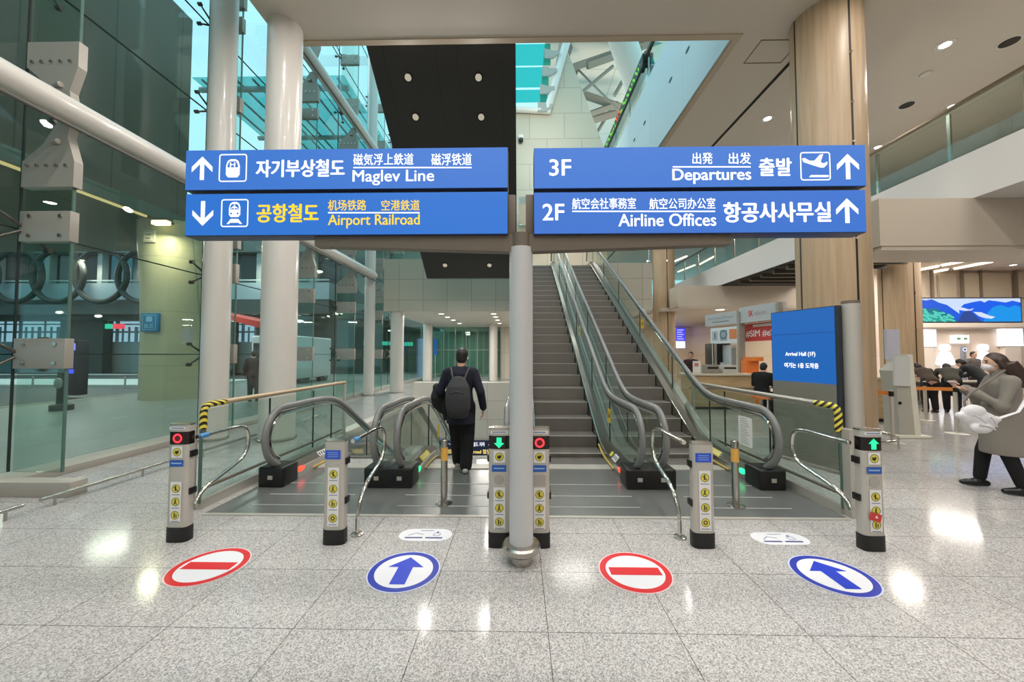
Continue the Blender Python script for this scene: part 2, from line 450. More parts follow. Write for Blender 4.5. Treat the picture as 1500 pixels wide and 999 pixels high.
# second floor slab at the head of the escalators
m = MB(); m.box((-5.58, 15.35, 3.38), (5.44, 34, 5.22)); struct('ceiling_hall', m, mat('hall_ceiling', (222, 214, 202), .6), smooth=False)
M_fascia = panels('fascia_tiles', (190, 180, 162), 1.0, .86, 'XZ', (.05, 3.84), .018, .5)
m = MB(); m.box((-5.58, 15.2, 3.38), (-.3, 15.35, 5.55)); struct('wall_fascia_left', m, M_fascia, smooth=False)
m = MB(); m.box((3.07, 15.2, 3.38), (5.44, 15.35, 5.34)); struct('wall_fascia_right', m, M_fascia, smooth=False)
m = MB(); m.box((-5.58, 29, 5.22), (5.44, 29.3, 10)); struct('wall_upper_floor', m, panels('upper_wall', (214, 204, 188), 1.5, 1.5, 'XZ'), smooth=False)
m = MB(); m.box((.0, 17.0, 8.6), (4.34, 29, 8.9)); struct('ceiling_upper', m, mat('upper_ceiling', (206, 198, 186), .6), smooth=False)

# tall tiled wall with its slanting edge, behind the black soffit
def XZ(px, py, y): p = P(px, py, y); return (p.x, p.z)
m = MB()
pts = [XZ(738, 398, 20), XZ(738, 160, 20), XZ(805, 160, 20), XZ(819, 60, 20), XZ(826, 60, 20), XZ(884, 214, 20), XZ(890, 398, 20)]
m.prism(pts, lambda u, v, d: V((u, d, v)), 20, 20.4)
struct('wall_tall', m, panels('tall_wall_tiles', (190, 178, 158), 1.9, 1.42, 'XZ', (.6, .62), .03, .6, shift=.5), smooth=False)

# white third-floor fascia with its slots; faint blue of sky light mixed into its colour
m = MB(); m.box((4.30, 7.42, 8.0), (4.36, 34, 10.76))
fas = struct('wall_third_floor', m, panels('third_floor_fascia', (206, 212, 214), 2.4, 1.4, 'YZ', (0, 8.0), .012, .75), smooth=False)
for i, (px, py) in enumerate(((1007, 73), (982, 117), (944, 180), (929, 205))):
    p = Q(px, py, 4.295); m = MB(); m.ball(p, (.008, .12, .05), 10); m.build('slot', M_black, fas)
m = MB(); m.box((4.36, 7.42, 10.7), (9.5, 34, 10.78)); struct('floor_third', m, M_wall, smooth=False)

# roof high over the hall
m = MB(); m.box((1.6, 20.6, 20.4), (17, 52, 20.8)); struct('ceiling_roof', m, panels('roof_panels', (226, 216, 202), 3.2, 2.4, 'XY', (0, 0), .05, .7), smooth=False)

# mezzanine on the right: slab edge, cross boxes, dark slatted underside
M_mez = mat('mezzanine_fascia', (222, 219, 216), .35)
m = MB(); m.box((8.72, -6, 4.60), (12.2, 33, 5.5)); struct('floor_mezzanine', m, M_mez, smooth=False)
M_box = mat('bulkhead_paint', (196, 184, 168), .5)
for i, y in enumerate((7.2, 16.3)):
    m = MB()
    pts = [(6.94, 3.68), (6.94, 4.6), (14.4, 4.6), (14.4, 3.68)]
    m.prism(pts, lambda u, v, d: V((u, d, v)), y, y + .9)
    m.box((6.98, y + .02, 3.60), (14.4, y + 1.0, 3.68))
    struct('trim_%d' % (5 + i), m, M_box, smooth=False)
m = MB()
for k in range(11): m.box((8.9, 8.4 + k * .66, 4.42), (12.1, 8.52 + k * .66, 4.6))
struct('trim_7', m, mat('slat_bronze', (78, 74, 64), .5), smooth=False)
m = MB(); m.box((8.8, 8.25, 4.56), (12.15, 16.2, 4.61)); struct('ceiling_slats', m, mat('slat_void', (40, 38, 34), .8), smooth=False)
m = MB(); m.box((6.6, 17.3, 3.60), (12.4, 27, 3.75)); struct('ceiling_booths', m, M_box, smooth=False)

# curtain wall on the left
GX = -6.4
FIN_Y = [4.6, 7.36, 10.2, 12.8, 15.4, 18.1]
LEV = [1.6, 3.2, 5.0, 6.6, 8.4, 10.2, 12.2, 14.2]
m = MB(); m.box((GX - .01, -9, .13), (GX + .01, 32, 18)); cw = struct('window_1', m, M_glass_wall, smooth=False)
m = MB()
for y in FIN_Y + [1.9, -.8]: m.box((GX - .012, y - .009, .13), (GX + .013, y + .009, 18))
for z in LEV: m.box((GX - .012, -9, z - .008), (GX + .013, 32, z + .008))
m.build('seal', M_seal, cw, smooth=False)
M_kerb = mat('stone_kerb', (166, 160, 150), .4)
m = MB(); m.box((-6.55, -9, 0), (-6.06, 32, .10), bevel=.01); m.box((-7.4, 4.12, 0), (-5.02, 4.30, .165), bevel=.01)
struct('baseboard_left', m, M_kerb)
# glazed front of the far hall
M_mull = mat('mullion_paint', (150, 158, 150), .4, .3)
m = MB(); m.box((-6.4, 24.2, 0), (-1.2, 24.22, 3.38)); w2 = struct('window_2', m, glass('lobby_glass', (.60, .76, .70), 1.0), smooth=False)
m = MB()
for k in range(8): m.box((-6.4 + k * .74, 24.16, 0), (-6.36 + k * .74, 24.26, 3.38))
m.box((-6.4, 24.16, 1.86), (-1.2, 24.26, 1.91)); m.box((-6.4, 24.16, 0), (-1.2, 24.26, .12)); m.build('frame', M_mull, w2, smooth=False)
m = MB(); m.box((-6.9, 29, 0), (5, 29.3, 3.4)); struct('wall_lobby', m, panels('lobby_wall', (120, 140, 128), .55, 3.6, 'XZ', (0, 0), .12, 1.7), smooth=False)

# outdoors: pavement, kerb, road, the road deck overhead, the building across the road
m = MB(); m.box((-15.4, -25, -.3), (-6.5, 60, 0)); struct('ground_pavement', m, mat('pavement', (146, 152, 146), .35, noise=.08, nscale=1.2), smooth=False)
m = MB(); m.box((-15.6, -25, -.3), (-15.4, 60, .02)); struct('kerb', m, mat('road_kerb', (170, 172, 164), .6), smooth=False)
m = MB(); m.box((-90, -25, -.4), (-15.6, 90, -.12)); struct('ground_road', m, mat('asphalt', (84, 88, 86), .5), smooth=False)
m = MB(); m.box((-15.6, 60, -.4), (-6.5, 90, -.12)); struct('ground_far', m, mat('asphalt', (84, 88, 86), .5), smooth=False)
m = MB(); m.box((-60, 19, -.12), (-16.8, 23.5, .02)); struct('ground_island', m, mat('island', (196, 204, 198), .5), smooth=False)
M_deck = mat('deck_concrete', (112, 116, 102), .7, noise=.08, nscale=.6)
m = MB(); m.box((-60, -25, 6.3), (-12.5, 16.5, 6.7)); struct('ceiling_deck', m, M_deck, smooth=False)
m = MB(); m.box((-13.0, -25, 6.7), (-12.5, 13.6, 14.4)); struct('wall_deck', m, panels('deck_cladding', (108, 94, 78), 2.2, 9, 'YZ', (0, 6.2), .05, .6), smooth=False)
m = MB(); m.box((-70, 26, 0), (-46.2, 60, 16)); struct('wall_street', m, mat('street_wall', (70, 78, 74), .7), smooth=False)

# ================================================================== COLUMNS AND THE STEEL OF THE CURTAIN WALL
def round_column(x, y, r, z1, label, base=.0):
    t = thing('column', (x, y, 0), label, 'column', 'white columns')
    m = MB(); m.lathe((x, y, 0), [(r, 0), (r, z1)], 40); m.build('shaft', M_whitecol, t)
    m = MB(); m.lathe((x, y, 0), [(r + .03, 0), (r + .03, .035), (r + .004, .05)], 40); m.build('base_ring', M_chrome, t)
    return t
round_column(-5.76, 6.96, .225, 18, 'slim white round column, leftmost, beside the glass wall')
round_column(-4.57, 7.0, .305, 8, 'thickest white round column, rising to the corner of the ceiling opening')
round_column(-5.87, 14.5, .20, 18, 'slim white column holding the far end of the white tube')
round_column(-5.10, 15.5, .27, 3.38, 'white column under the left end of the beige second-floor wall')
round_column(-5.42, 22, .27, 3.38, 'white column under the lit ceiling, left of the glazed lobby front')
round_column(-1.50, 22, .24, 3.38, 'white column under the lit ceiling, right of the glazed lobby front')

def tube_rail(z, y0, y1, r, label):
    t = thing('tube_beam', (-5.70, y0, z), label, 'steel tube', 'white tubes along the glass wall')
    m = MB(); m.tube([(-5.70, y0, z), (-5.70, y1, z)], r, 32); m.build('tube', M_whitecol, t)
    m = MB(); m.tube([(-5.62, y0, z - r - .05), (-5.62, y1, z - r - .05)], .022, 10); m.build('conduit', mat('conduit', (96, 92, 84), .5), t)
    return t
tube_rail(4.68, -4, 14.4, .165, 'thick white horizontal tube running along the glass wall below the sign height')
tube_rail(9.7, -4, 14.4, .165, 'thick white horizontal tube high up along the glass wall')

ordn = ['nearest', 'second', 'third', 'fourth', 'fifth', 'sixth']
def fin(y):
    i = FIN_Y.index(y)
    t = thing('glass_fin', (GX, y, .13), '%s tall glass fin from the camera, with bolted steel splice plates' % ordn[i], 'glass fin', 'glass fins of the curtain wall')
    x0, x1 = -6.32, -5.70
    for za, zb in ((.13, 4.0), (5.3, 9.05), (10.4, 17.5)):
        m = MB(); m.box((x0, y - .015, za), (x1, y + .015, zb)); bl = m.build('blade', M_glass_fin, t, smooth=False)
        m = MB(); m.box((x1 - .010, y - .016, za), (x1 + .003, y + .016, zb)); m.build('blade_edge', M_edge, bl, smooth=False)
    for z0, z1 in ((1.42, 1.80), (3.03, 3.42), (6.55, 6.85), (8.25, 8.55), (11.9, 12.25), (14, 14.35)):
        m = MB(); m.box((x0 - .02, y - .05, z0), (x1 + .02, y + .05, z1), bevel=.006)
        p = m.build('splice_plate', M_plateS, t)
        for x in (x0 + .12, x1 - .1):
            for z in (z0 + .07, z1 - .07): b = MB(); b.tube([(x, y - .05, z), (x, y - .068, z)], .024, 10); b.build('bolt', M_chrome, p)
    # brackets that clamp the tubes
    for zt in (4.68, 9.7):
        for s in (1, -1):
            m = MB()
            za, zb, zc = zt + s * .20, zt + s * .62, zt + s * .95
            pts = [(x0 - .02, zc), (x1 + .04, zc), (x1 + .04, zb), (-5.76, za + s * .10), (-5.72, zt + s * .10), (-5.90, zt + s * .10), (-6.08, za + s * .2), (x0 - .02, zb)]
            if s < 0: pts = pts[::-1]
            m.prism(pts, lambda u, v, d: V((u, d, v)), y - .05, y + .05)
            p = m.build('tube_bracket', M_plateS, t, smooth=False)
            for k in range(5): b = MB(); b.tube([(x0 + .06 + k * .125, y - .05, zb + s * .06), (x0 + .06 + k * .125, y - .07, zb + s * .06)], .02, 8); b.build('bolt', M_chrome, p)
            b = MB(); b.tube([(-5.95, y - .05, za + s * .17), (-5.85, y - .07, za + s * .17)], .034, 12); b.build('bolt', M_plateS, p)
    for z in LEV[:7]:
        m = MB(); c = V((GX + .12, y, z))
        m.box((GX + .06, y - .03, z - .09), (GX + .24, y + .03, z + .09), bevel=.01)
        for a, b_ in ((.28, .2), (-.28, .2), (.28, -.2), (-.28, -.2)):
            e = c + V((-.09, a, b_)); m.tube([c + V((-.03, 0, 0)), e], [.022, .014], 8); m.tube([e + V((.03, 0, 0)), e + V((-.035, 0, 0))], .035, 10)
        m.build('spider_fitting', mat('spider_steel', (92, 88, 80), .35, .6), t)
    return t
for y in FIN_Y: fin(y)

M_wood = wood('oak_cladding', (180, 156, 126))
def wood_column(x, y, r, z1, label, ring=False):
    t = thing('clad_column', (x, y, 0), label, 'column', 'wood-clad columns')
    m = MB(); m.lathe((x, y, 0), [(r, .12), (r, z1)], 56); m.build('shaft', M_wood, t)
    m = MB(); m.lathe((x, y, 0), [(r + .01, 0), (r + .01, .12), (r - .01, .13)], 56); m.build('skirting', M_chrome, t)
    for a in (-1.63, -1.63 + PI / 2, -1.63 + PI, -1.63 - PI / 2):
        m = MB(); d = V((math.cos(a), math.sin(a), 0)); n = V((-d.y, d.x, 0)); c = V((x, y, 0)) + d * (r - .008)
        m.hull([c + n * .016, c + d * .012 + n * .016, c + d * .012 - n * .016, c - n * .016], [p + V((0, 0, z1)) for p in (c + n * .016, c + d * .012 + n * .016, c + d * .012 - n * .016, c - n * .016)])
        m.build('joint', mat('joint_black', (34, 28, 22), .5), t)
    d = V((math.cos(-1.63), math.sin(-1.63), 0)); c = V((x, y, 0)) + d * (r + .004)
    for z in (2.4, 3.6, 5.3, 6.0, 6.9):
        if z < z1: m = MB(); m.tube([c + V((0, 0, z)), c + d * .02 + V((0, 0, z))], .022, 10); m.build('stud', M_polish, t)
    return t
wood_column(5.85, 7.0, .55, 8, 'huge round column clad in pale wood behind the right end of the signs')
wood_column(7.0, 18, .50, 8, 'round wood-clad column far behind the escalators')
wood_column(12.85, 12.75, .52, 5.6, 'round wood-clad column behind the white kiosk')
t = thing('column_guard', (5.85, 7.0, 0), 'low polished steel guard loop around the foot of the nearest wood-clad column', 'guard rail')
m = MB(); m.tube([(5.85 + .78 * math.cos(a * PI / 14), 7.0 + .78 * math.sin(a * PI / 14), .17) for a in range(28)], .02, 10, closed=True); m.build('rail', M_polish, t)
for k in range(6):
    m = MB(); a = k * PI / 3 + .3; m.tube([(5.85 + .78 * math.cos(a), 7.0 + .78 * math.sin(a), 0), (5.85 + .78 * math.cos(a), 7.0 + .78 * math.sin(a), .16)], .014, 8); m.build('leg', M_polish, t)

def floor_rail(y0, y1, label):
    t = thing('floor_rail', (-4.93, y0, 0), label, 'bumper rail', 'low bumper rails on the floor')
    m = MB(); m.tube([(-4.93, y0, .10), (-4.93, y1, .10)], .021, 12); m.build('rail', M_chrome, t)
    n = max(2, round((y1 - y0) / .8))
    for k in range(n):
        y = y0 + .12 + (y1 - y0 - .24) * k / (n - 1)
        m = MB(); m.tube([(-4.93, y, 0), (-4.93, y, .085)], .013, 8); m.build('leg', M_chrome, t)
floor_rail(1.9, 3.66, 'short low steel bumper rail at the left edge of the picture')
floor_rail(3.80, 9.6, 'long low steel bumper rail on the floor along the glass wall')

# ================================================================== BLACK SLOPING SOFFIT OVERHEAD
SL = -.7236
def soff(y): return 8.36 + SL * (y - 7.8)
t = thing('soffit', (-1.7, 13.3, soff(13.3)), 'black sloping underside of an escalator overhead with small round lamps', 'soffit')
M_soff = mat('black_soffit', (44, 43, 40), .6)
M_soffe = mat('black_soffit_edge', (34, 32, 30), .5)
ya, yb = 7.46, 13.35; x0, x1 = -3.33, -.07
m = MB(); m.hull([V((x0, ya, soff(ya))), V((x1, ya, soff(ya))), V((x1, ya, soff(ya) + 1.3)), V((x0, ya, soff(ya) + 1.3))],
                 [V((x0, yb, soff(yb))), V((x1, yb, soff(yb))), V((x1, yb, soff(yb) + .9)), V((x0, yb, soff(yb) + .9))]); m.build('cladding', M_soff, t, smooth=False)
for x in (x0 + .32, x0 + 1.48, x0 + 1.95, x1 - .32):
    m = MB(); m.hull([V((x, ya, soff(ya) - .004)), V((x + .025, ya, soff(ya) - .004)), V((x + .025, ya, soff(ya) + .01)), V((x, ya, soff(ya) + .01))],
           [V((x, yb, soff(yb) - .004)), V((x + .025, yb, soff(yb) - .004)), V((x + .025, yb, soff(yb) + .01)), V((x, yb, soff(yb) + .01))])
    m.build('joint', M_soffe, t, smooth=False)
nrm = V((0, SL, -1)).normalized()
for px, py in ((598, 113), (701, 113), (609, 171), (705, 171), (585, 52), (697, 52), (652, 388), (717, 388), (628, 300), (712, 300)):
    r = ray(px, py); k = (8.36 - SL * 7.8 - CAM_H) / (r.z - SL * r.y); p = V((0, 0, CAM_H)) + r * k
    m = MB(); m.tube([p - nrm * .02, p + nrm * .02], .105, 20); f = m.build('lamp_rim', M_black, t)
    m = MB(); m.tube([p, p + nrm * .03], .075, 20); m.build('lens', glow('dim_lens', (236, 226, 196), .55), f)
    if p.y > 8.3: area('soffit_lamp', p + nrm * .12, .2, 26, (1, .96, .90), nrm.to_track_quat('-Z', 'Y').to_euler())

# teal window high up with its white tube frame
t = thing('skylight_window', (P(757, 160, 19.84)), 'teal glass window high up in a white tube frame', 'window')
Y = 19.84
for k, (ya, yb) in enumerate(((30, 62), (64, 96), (98, 128), (131, 150))):
    m = MB(); a = P(752, yb, Y); b = P(812 - (yb - 30) * .085, ya, Y)
    m.box((a.x, Y, a.z), (b.x, Y + .03, b.z)); m.build('pane', M_glass_teal, t, smooth=False)
m = MB(); m.tube([P(842, 18, Y), P(802, 163, Y)], .21, 20); m.tube([P(752, 160, Y), P(806, 163, Y)], .16, 20); m.build('frame', M_whitecol, t)
for k in range(5):
    m = MB(); c = P(809 - k * 3.3, 52 + 26 * k, Y - .15); e = P(819 - k * 4, 46 + 28 * k, Y - .3); w = .28
    m.hull([c + V((-.3, 0, -w)), c + V((-.3, 0, w)), c + V((.15, 0, w * .6)), c + V((.5, -.1, .06)), c + V((.5, -.1, -.1)), c + V((.15, 0, -w))],
           [v + V((0, .06, 0)) for v in (c + V((-.3, 0, -w)), c + V((-.3, 0, w)), c + V((.15, 0, w * .6)), c + V((.5, -.1, .06)), c + V((.5, -.1, -.1)), c + V((.15, 0, -w)))])
    m.build('bracket', M_plateS, t)

# roof steel
M_truss = mat('truss_paint', (142, 134, 122), .6)
t = thing('roof_truss', (6, 24, 20), 'white roof truss of beams and crossing rods under the roof panels', 'roof truss')
for (a, b, r) in (((812, 108, 22), (900, 78, 22), .24), ((860, 96, 22), (990, 50, 22), .26), ((835, 45, 22), (822, 110, 22), .18), ((842, 97, 22.3), (905, 160, 22.3), .06), ((843, 143, 22.3), (898, 97, 22.3), .10),
                  ((846, 136, 25), (912, 158, 25), .30), ((856, 170, 25), (905, 152, 25), .22), ((860, 178, 26), (905, 165, 26), .30), ((868, 205, 27), (895, 160, 27), .12), ((930, 84, 22), (948, 58, 22), .14), ((900, 140, 23), (918, 108, 23), .12), ((842, 112, 22.6), (850, 92, 22.6), .10)):
    m = MB(); A = P(*a); B = P(*b); A.z = min(A.z, 20.3) ; m.tube([A, B], r, 4 if r > .15 else 10); m.build('beam', M_truss, t)
t = thing('strut_column', (P(898, 40, 17)), 'thick leaning white tube strut rising to the roof', 'strut')
m = MB(); m.tube([P(893, 5, 16.5), P(938, 135, 18.5), P(960, 198, 19.5)], .62, 28); m.build('tube', M_whitecol, t)

# third-floor balustrade
t = thing('balcony_rail', (4.33, 7.6, 10.76), 'glass balustrade with dark handrail on the third-floor balcony above the opening', 'balustrade')
m = MB(); m.box((4.36, 7.6, 10.78), (4.38, 33, 11.75)); m.build('glass', M_glass_rail, t, smooth=False)
m = MB(); m.box((4.30, 7.6, 11.72), (4.42, 33, 11.86), bevel=.02); m.build('handrail', mat('dark_rail', (70, 66, 58), .35, .5), t)
for k in range(12):
    m = MB(); m.box((4.40, 8.2 + k * 2.1, 10.78), (4.46, 8.26 + k * 2.1, 11.72)); m.build('post', M_chrome, t, smooth=False)
t = thing('ticker_board', (4.26, 12.6, 11.5), 'long dark board of green and red lights under the balcony handrail', 'display board')
m = MB(); m.box((4.22, 12.4, 11.45), (4.29, 20, 11.85)); m.build('housing', M_black, t, smooth=False)
g = MB(); r_ = MB()
for k in range(46):
    y = 12.8 + k * .15; z = 11.5 + random.random() * .25
    (r_ if 15.2 < y < 15.9 else g).box((4.205, y, z), (4.222, y + .06, z + .09))
g.build('green_light', glow('ticker_green', (110, 225, 70), 1.2), t, smooth=False); r_.build('red_light', glow('ticker_red', (250, 80, 40), 1.3), t, smooth=False)

# mezzanine balustrade on the right
t = thing('mezzanine_rail', (8.75, -5, 5.5), 'glass balustrade with slim steel handrail on the white mezzanine edge', 'balustrade')
m = MB(); m.box((8.76, -5, 5.5), (8.775, 32, 6.55)); m.build('glass', M_glass_rail, t, smooth=False)
m = MB(); m.box((8.72, -5, 6.54), (8.80, 32, 6.60), bevel=.01); m.build('handrail', mat('bronze_rail', (120, 104, 84), .35, .5), t)
for k in range(14):
    m = MB(); m.box((8.78, 1.5 + k * 1.52, 5.3), (8.82, 1.56 + k * 1.52, 6.5)); m.build('post', M_chrome, t, smooth=False)
# wall behind the mezzanine walkway
m = MB(); m.box((12.2, -6, 5.5), (12.4, 9, 8.3)); struct('wall_mezzanine', m, mat('mezzanine_wall', (176, 172, 156), .5), smooth=False)

# glass rails on the second-floor edge
for x0, x1, lab in ((-5.5, -3.4, 'short glass rail on top of the left beige second-floor wall'), (3.2, 5.4, 'short glass rail on top of the right beige second-floor wall')):
    z0 = 5.55 if x0 < 0 else 5.34
    t = thing('edge_rail', (x0, 15.27, z0), lab, 'balustrade')
    m = MB(); m.box((x0, 15.26, z0), (x1, 15.275, z0 + .75)); m.build('glass', M_glass_rail, t, smooth=False)
    m = MB(); m.tube([(x0, 15.27, z0 + .78), (x1, 15.27, z0 + .78)], .025, 10); m.build('handrail', M_chrome, t)
    for x in (x0 + .05, x1 - .05):
        m = MB(); m.tube([(x, 15.27, z0), (x, 15.27, z0 + .78)], .02, 8); m.build('post', M_chrome, t)

# ------------------------------------------------------------------ lamps in the ceilings
def downlight(p, r, label, group, s=6.0):
    t = thing('downlight', p, label, 'ceiling lamp', group)
    p = V(p)
    m = MB(); m.lathe(p, [(r * .75, -.012), (r * 1.25, -.012), (r * 1.3, .0), (r * .75, .002)], 24); m.build('rim', M_white, t)
    m = MB(); m.lathe(p, [(.001, -.016), (r * .7, -.016), (r * .74, .0)], 24); m.build('lens', glow('lamp_lens_%d' % s, (255, 244, 224), s), t)
downlight((6.75, 10, 8.0), .13, 'bright ceiling lamp between the ceiling slot and the wood-clad column', 'ceiling lamps')
downlight((9.3, 8.05, 8.35), .14, 'brightest ceiling lamp, near the upper right corner', 'ceiling lamps')
downlight((11.8, 10.1, 8.35), .13, 'ceiling lamp above the mezzanine handrail at the right', 'ceiling lamps')
downlight((11.7, 12.1, 8.35), .13, 'ceiling lamp above the mezzanine, just right of the wood-clad column', 'ceiling lamps')
for k, y in enumerate((16.2, 17.6, 19.2, 21.2)):
    for x, s in ((-3.4, 'left'), (-1.1, 'right')):
        downlight((x, y, 3.38), .15, '%s downlight from the front in the %s row under the beige second-floor wall' % (ordn[k], s), 'hall downlights')
downlight((9.0, 16.75, 3.60), .25, 'wide bright lamp in the beam above the shop signs', 'ceiling lamps')
for x, y, lab in ((10.6, 8.0, 'black oval ceiling speaker at the upper right'), (10.5, 10.03, 'black oval ceiling speaker left of the lower ceiling lamps')):
    t = thing('ceiling_speaker', (x, y, 8.35), lab, 'speaker', 'ceiling speakers')
    m = MB(); m.lathe((x, y, 8.35), [(.13, -.012), (.2, -.012), (.21, 0), (.13, .002)], 24); m.build('rim', M_white, t)
    m = MB(); m.lathe((x, y, 8.35), [(.001, -.022), (.15, -.022), (.155, -.008)], 24); m.build('grille', M_black, t)
for x, y, lab in ((9.8, 8.9, 'small sprinkler in the ceiling below the brightest lamp'), (9.0, 10.6, 'small sprinkler in the ceiling near the lower speaker'), (8.3, 12.2, 'small sprinkler in the ceiling nearest the wood-clad column')):
    t = thing('sprinkler', (x, y, 8.35), lab, 'sprinkler', 'ceiling sprinklers')
    m = MB(); m.lathe((x, y, 8.35), [(.02, -.05), (.11, -.03), (.12, 0)], 20); m.build('cover', M_white, t)
for k, (a, b) in enumerate((((1340, 396), (1375, 389)), ((1380, 388), (1416, 381)), ((1342, 402), (1388, 394)), ((1398, 393), (1455, 382)), ((1425, 377), (1442, 373)))):
    A = G(*a, 5.6); B = G(*b, 5.6)
    t = thing('linear_lamp', (A + B) / 2, ['lower-left slim light strip in the arrivals ceiling', 'light strip continuing the lowest one to the right', 'light strip nearest the screen at its left end', 'longest light strip above the mountain screen', 'topmost short light strip in the arrivals ceiling'][k], 'light strip', 'light strips')
    m = MB(); m.tube([A, B], .075, 4); m.build('diffuser', glow('strip_light', (255, 240, 214), 2.6), t)
for k, (a, b) in enumerate((((987, 383), (1006, 375)), ((993, 398), (1018, 388)), ((1025, 387), (1047, 375)))):
    A = G(*a, 8.33); B = G(*b, 8.33)
    t = thing('linear_lamp', (A + B) / 2, ['upper left light strip behind the far mezzanine glass', 'lower left light strip behind the far mezzanine glass', 'right-hand light strip behind the far mezzanine glass'][k], 'light strip', 'light strips')
    m = MB(); m.tube([A, B], .07, 4); m.build('diffuser', glow('strip_light', (255, 240, 214), 2.6), t)

for k, (a, b) in enumerate((((781, 388), (786, 376)), ((822, 374), (834, 372.5)), ((832, 380), (842, 378.5)))):
    A = G(*a, 8.58); B = G(*b, 8.58)
    t = thing('linear_lamp', (A + B) / 2, ['slanting light strip above the head of the left long escalator', 'light strip above the head of the escalators, between them', 'short light strip just above the right escalator head'][k], 'light strip', 'light strips')
    m = MB(); m.tube([A, B], .07, 4); m.build('diffuser', glow('strip_light', (255, 240, 214), 2.6), t)
a = P(884, 380, 28.95); b = P(906, 366, 28.95)
t = thing('bright_window', ((a.x + b.x) / 2, 28.95, a.z), 'small bright window on the upper floor right of the escalator heads', 'window')
m = MB(); m.box((a.x, 28.92, a.z), (b.x, 29.0, b.z)); m.build('pane', glow('upper_pane', (225, 240, 250), 1.2), t, smooth=False)
m = MB()
for k in range(4): x = a.x + (b.x - a.x) * (.45 + .15 * k); m.box((x, 28.9, a.z), (x + .06, 28.93, b.z))
m.box((a.x - .05, 28.88, a.z - .08), (b.x + .05, 28.95, a.z)); m.build('frame', mat('upper_mullion2', (90, 110, 124), .4), t, smooth=False)

# ================================================================== ESCALATORS
TAN = math.tan(math.radians(30))
H2 = 5.24; Y1 = 6.0; Y2 = Y1 + H2 / TAN
def sp(y, k=.16): return y if y / k > 30 else k * math.log(1 + math.exp(max(-40, y / k)))
def prof(y, up):
    return TAN * (sp(y - Y1) - sp(y - Y2)) if up else -TAN * sp(y - Y1)
m = MB(); m.box((-3.16, 3.74, 0), (3.20, 5.42, .006)); m.box((-3.25, 5.42, -.28), (3.2, 5.74, -.02))
pl = tag(m.build('landing_plate', M_plate, smooth=False), 'dark metal landing floor in front of the four escalators', 'landing plate')
for cx in (-2.34, -.785, .785, 2.34):
    for y in (3.95, 4.25, 4.62): m = MB(); m.box((cx - .5, y, .005), (cx + .48, y + .012, .0085)); m.build('joint', mat('joint_light', (186, 186, 182), .5), pl, smooth=False)
m = MB(); m.box((-3.16, 3.70, 0), (3.2, 3.745, .008)); m.build('edging', M_alu, pl, smooth=False)

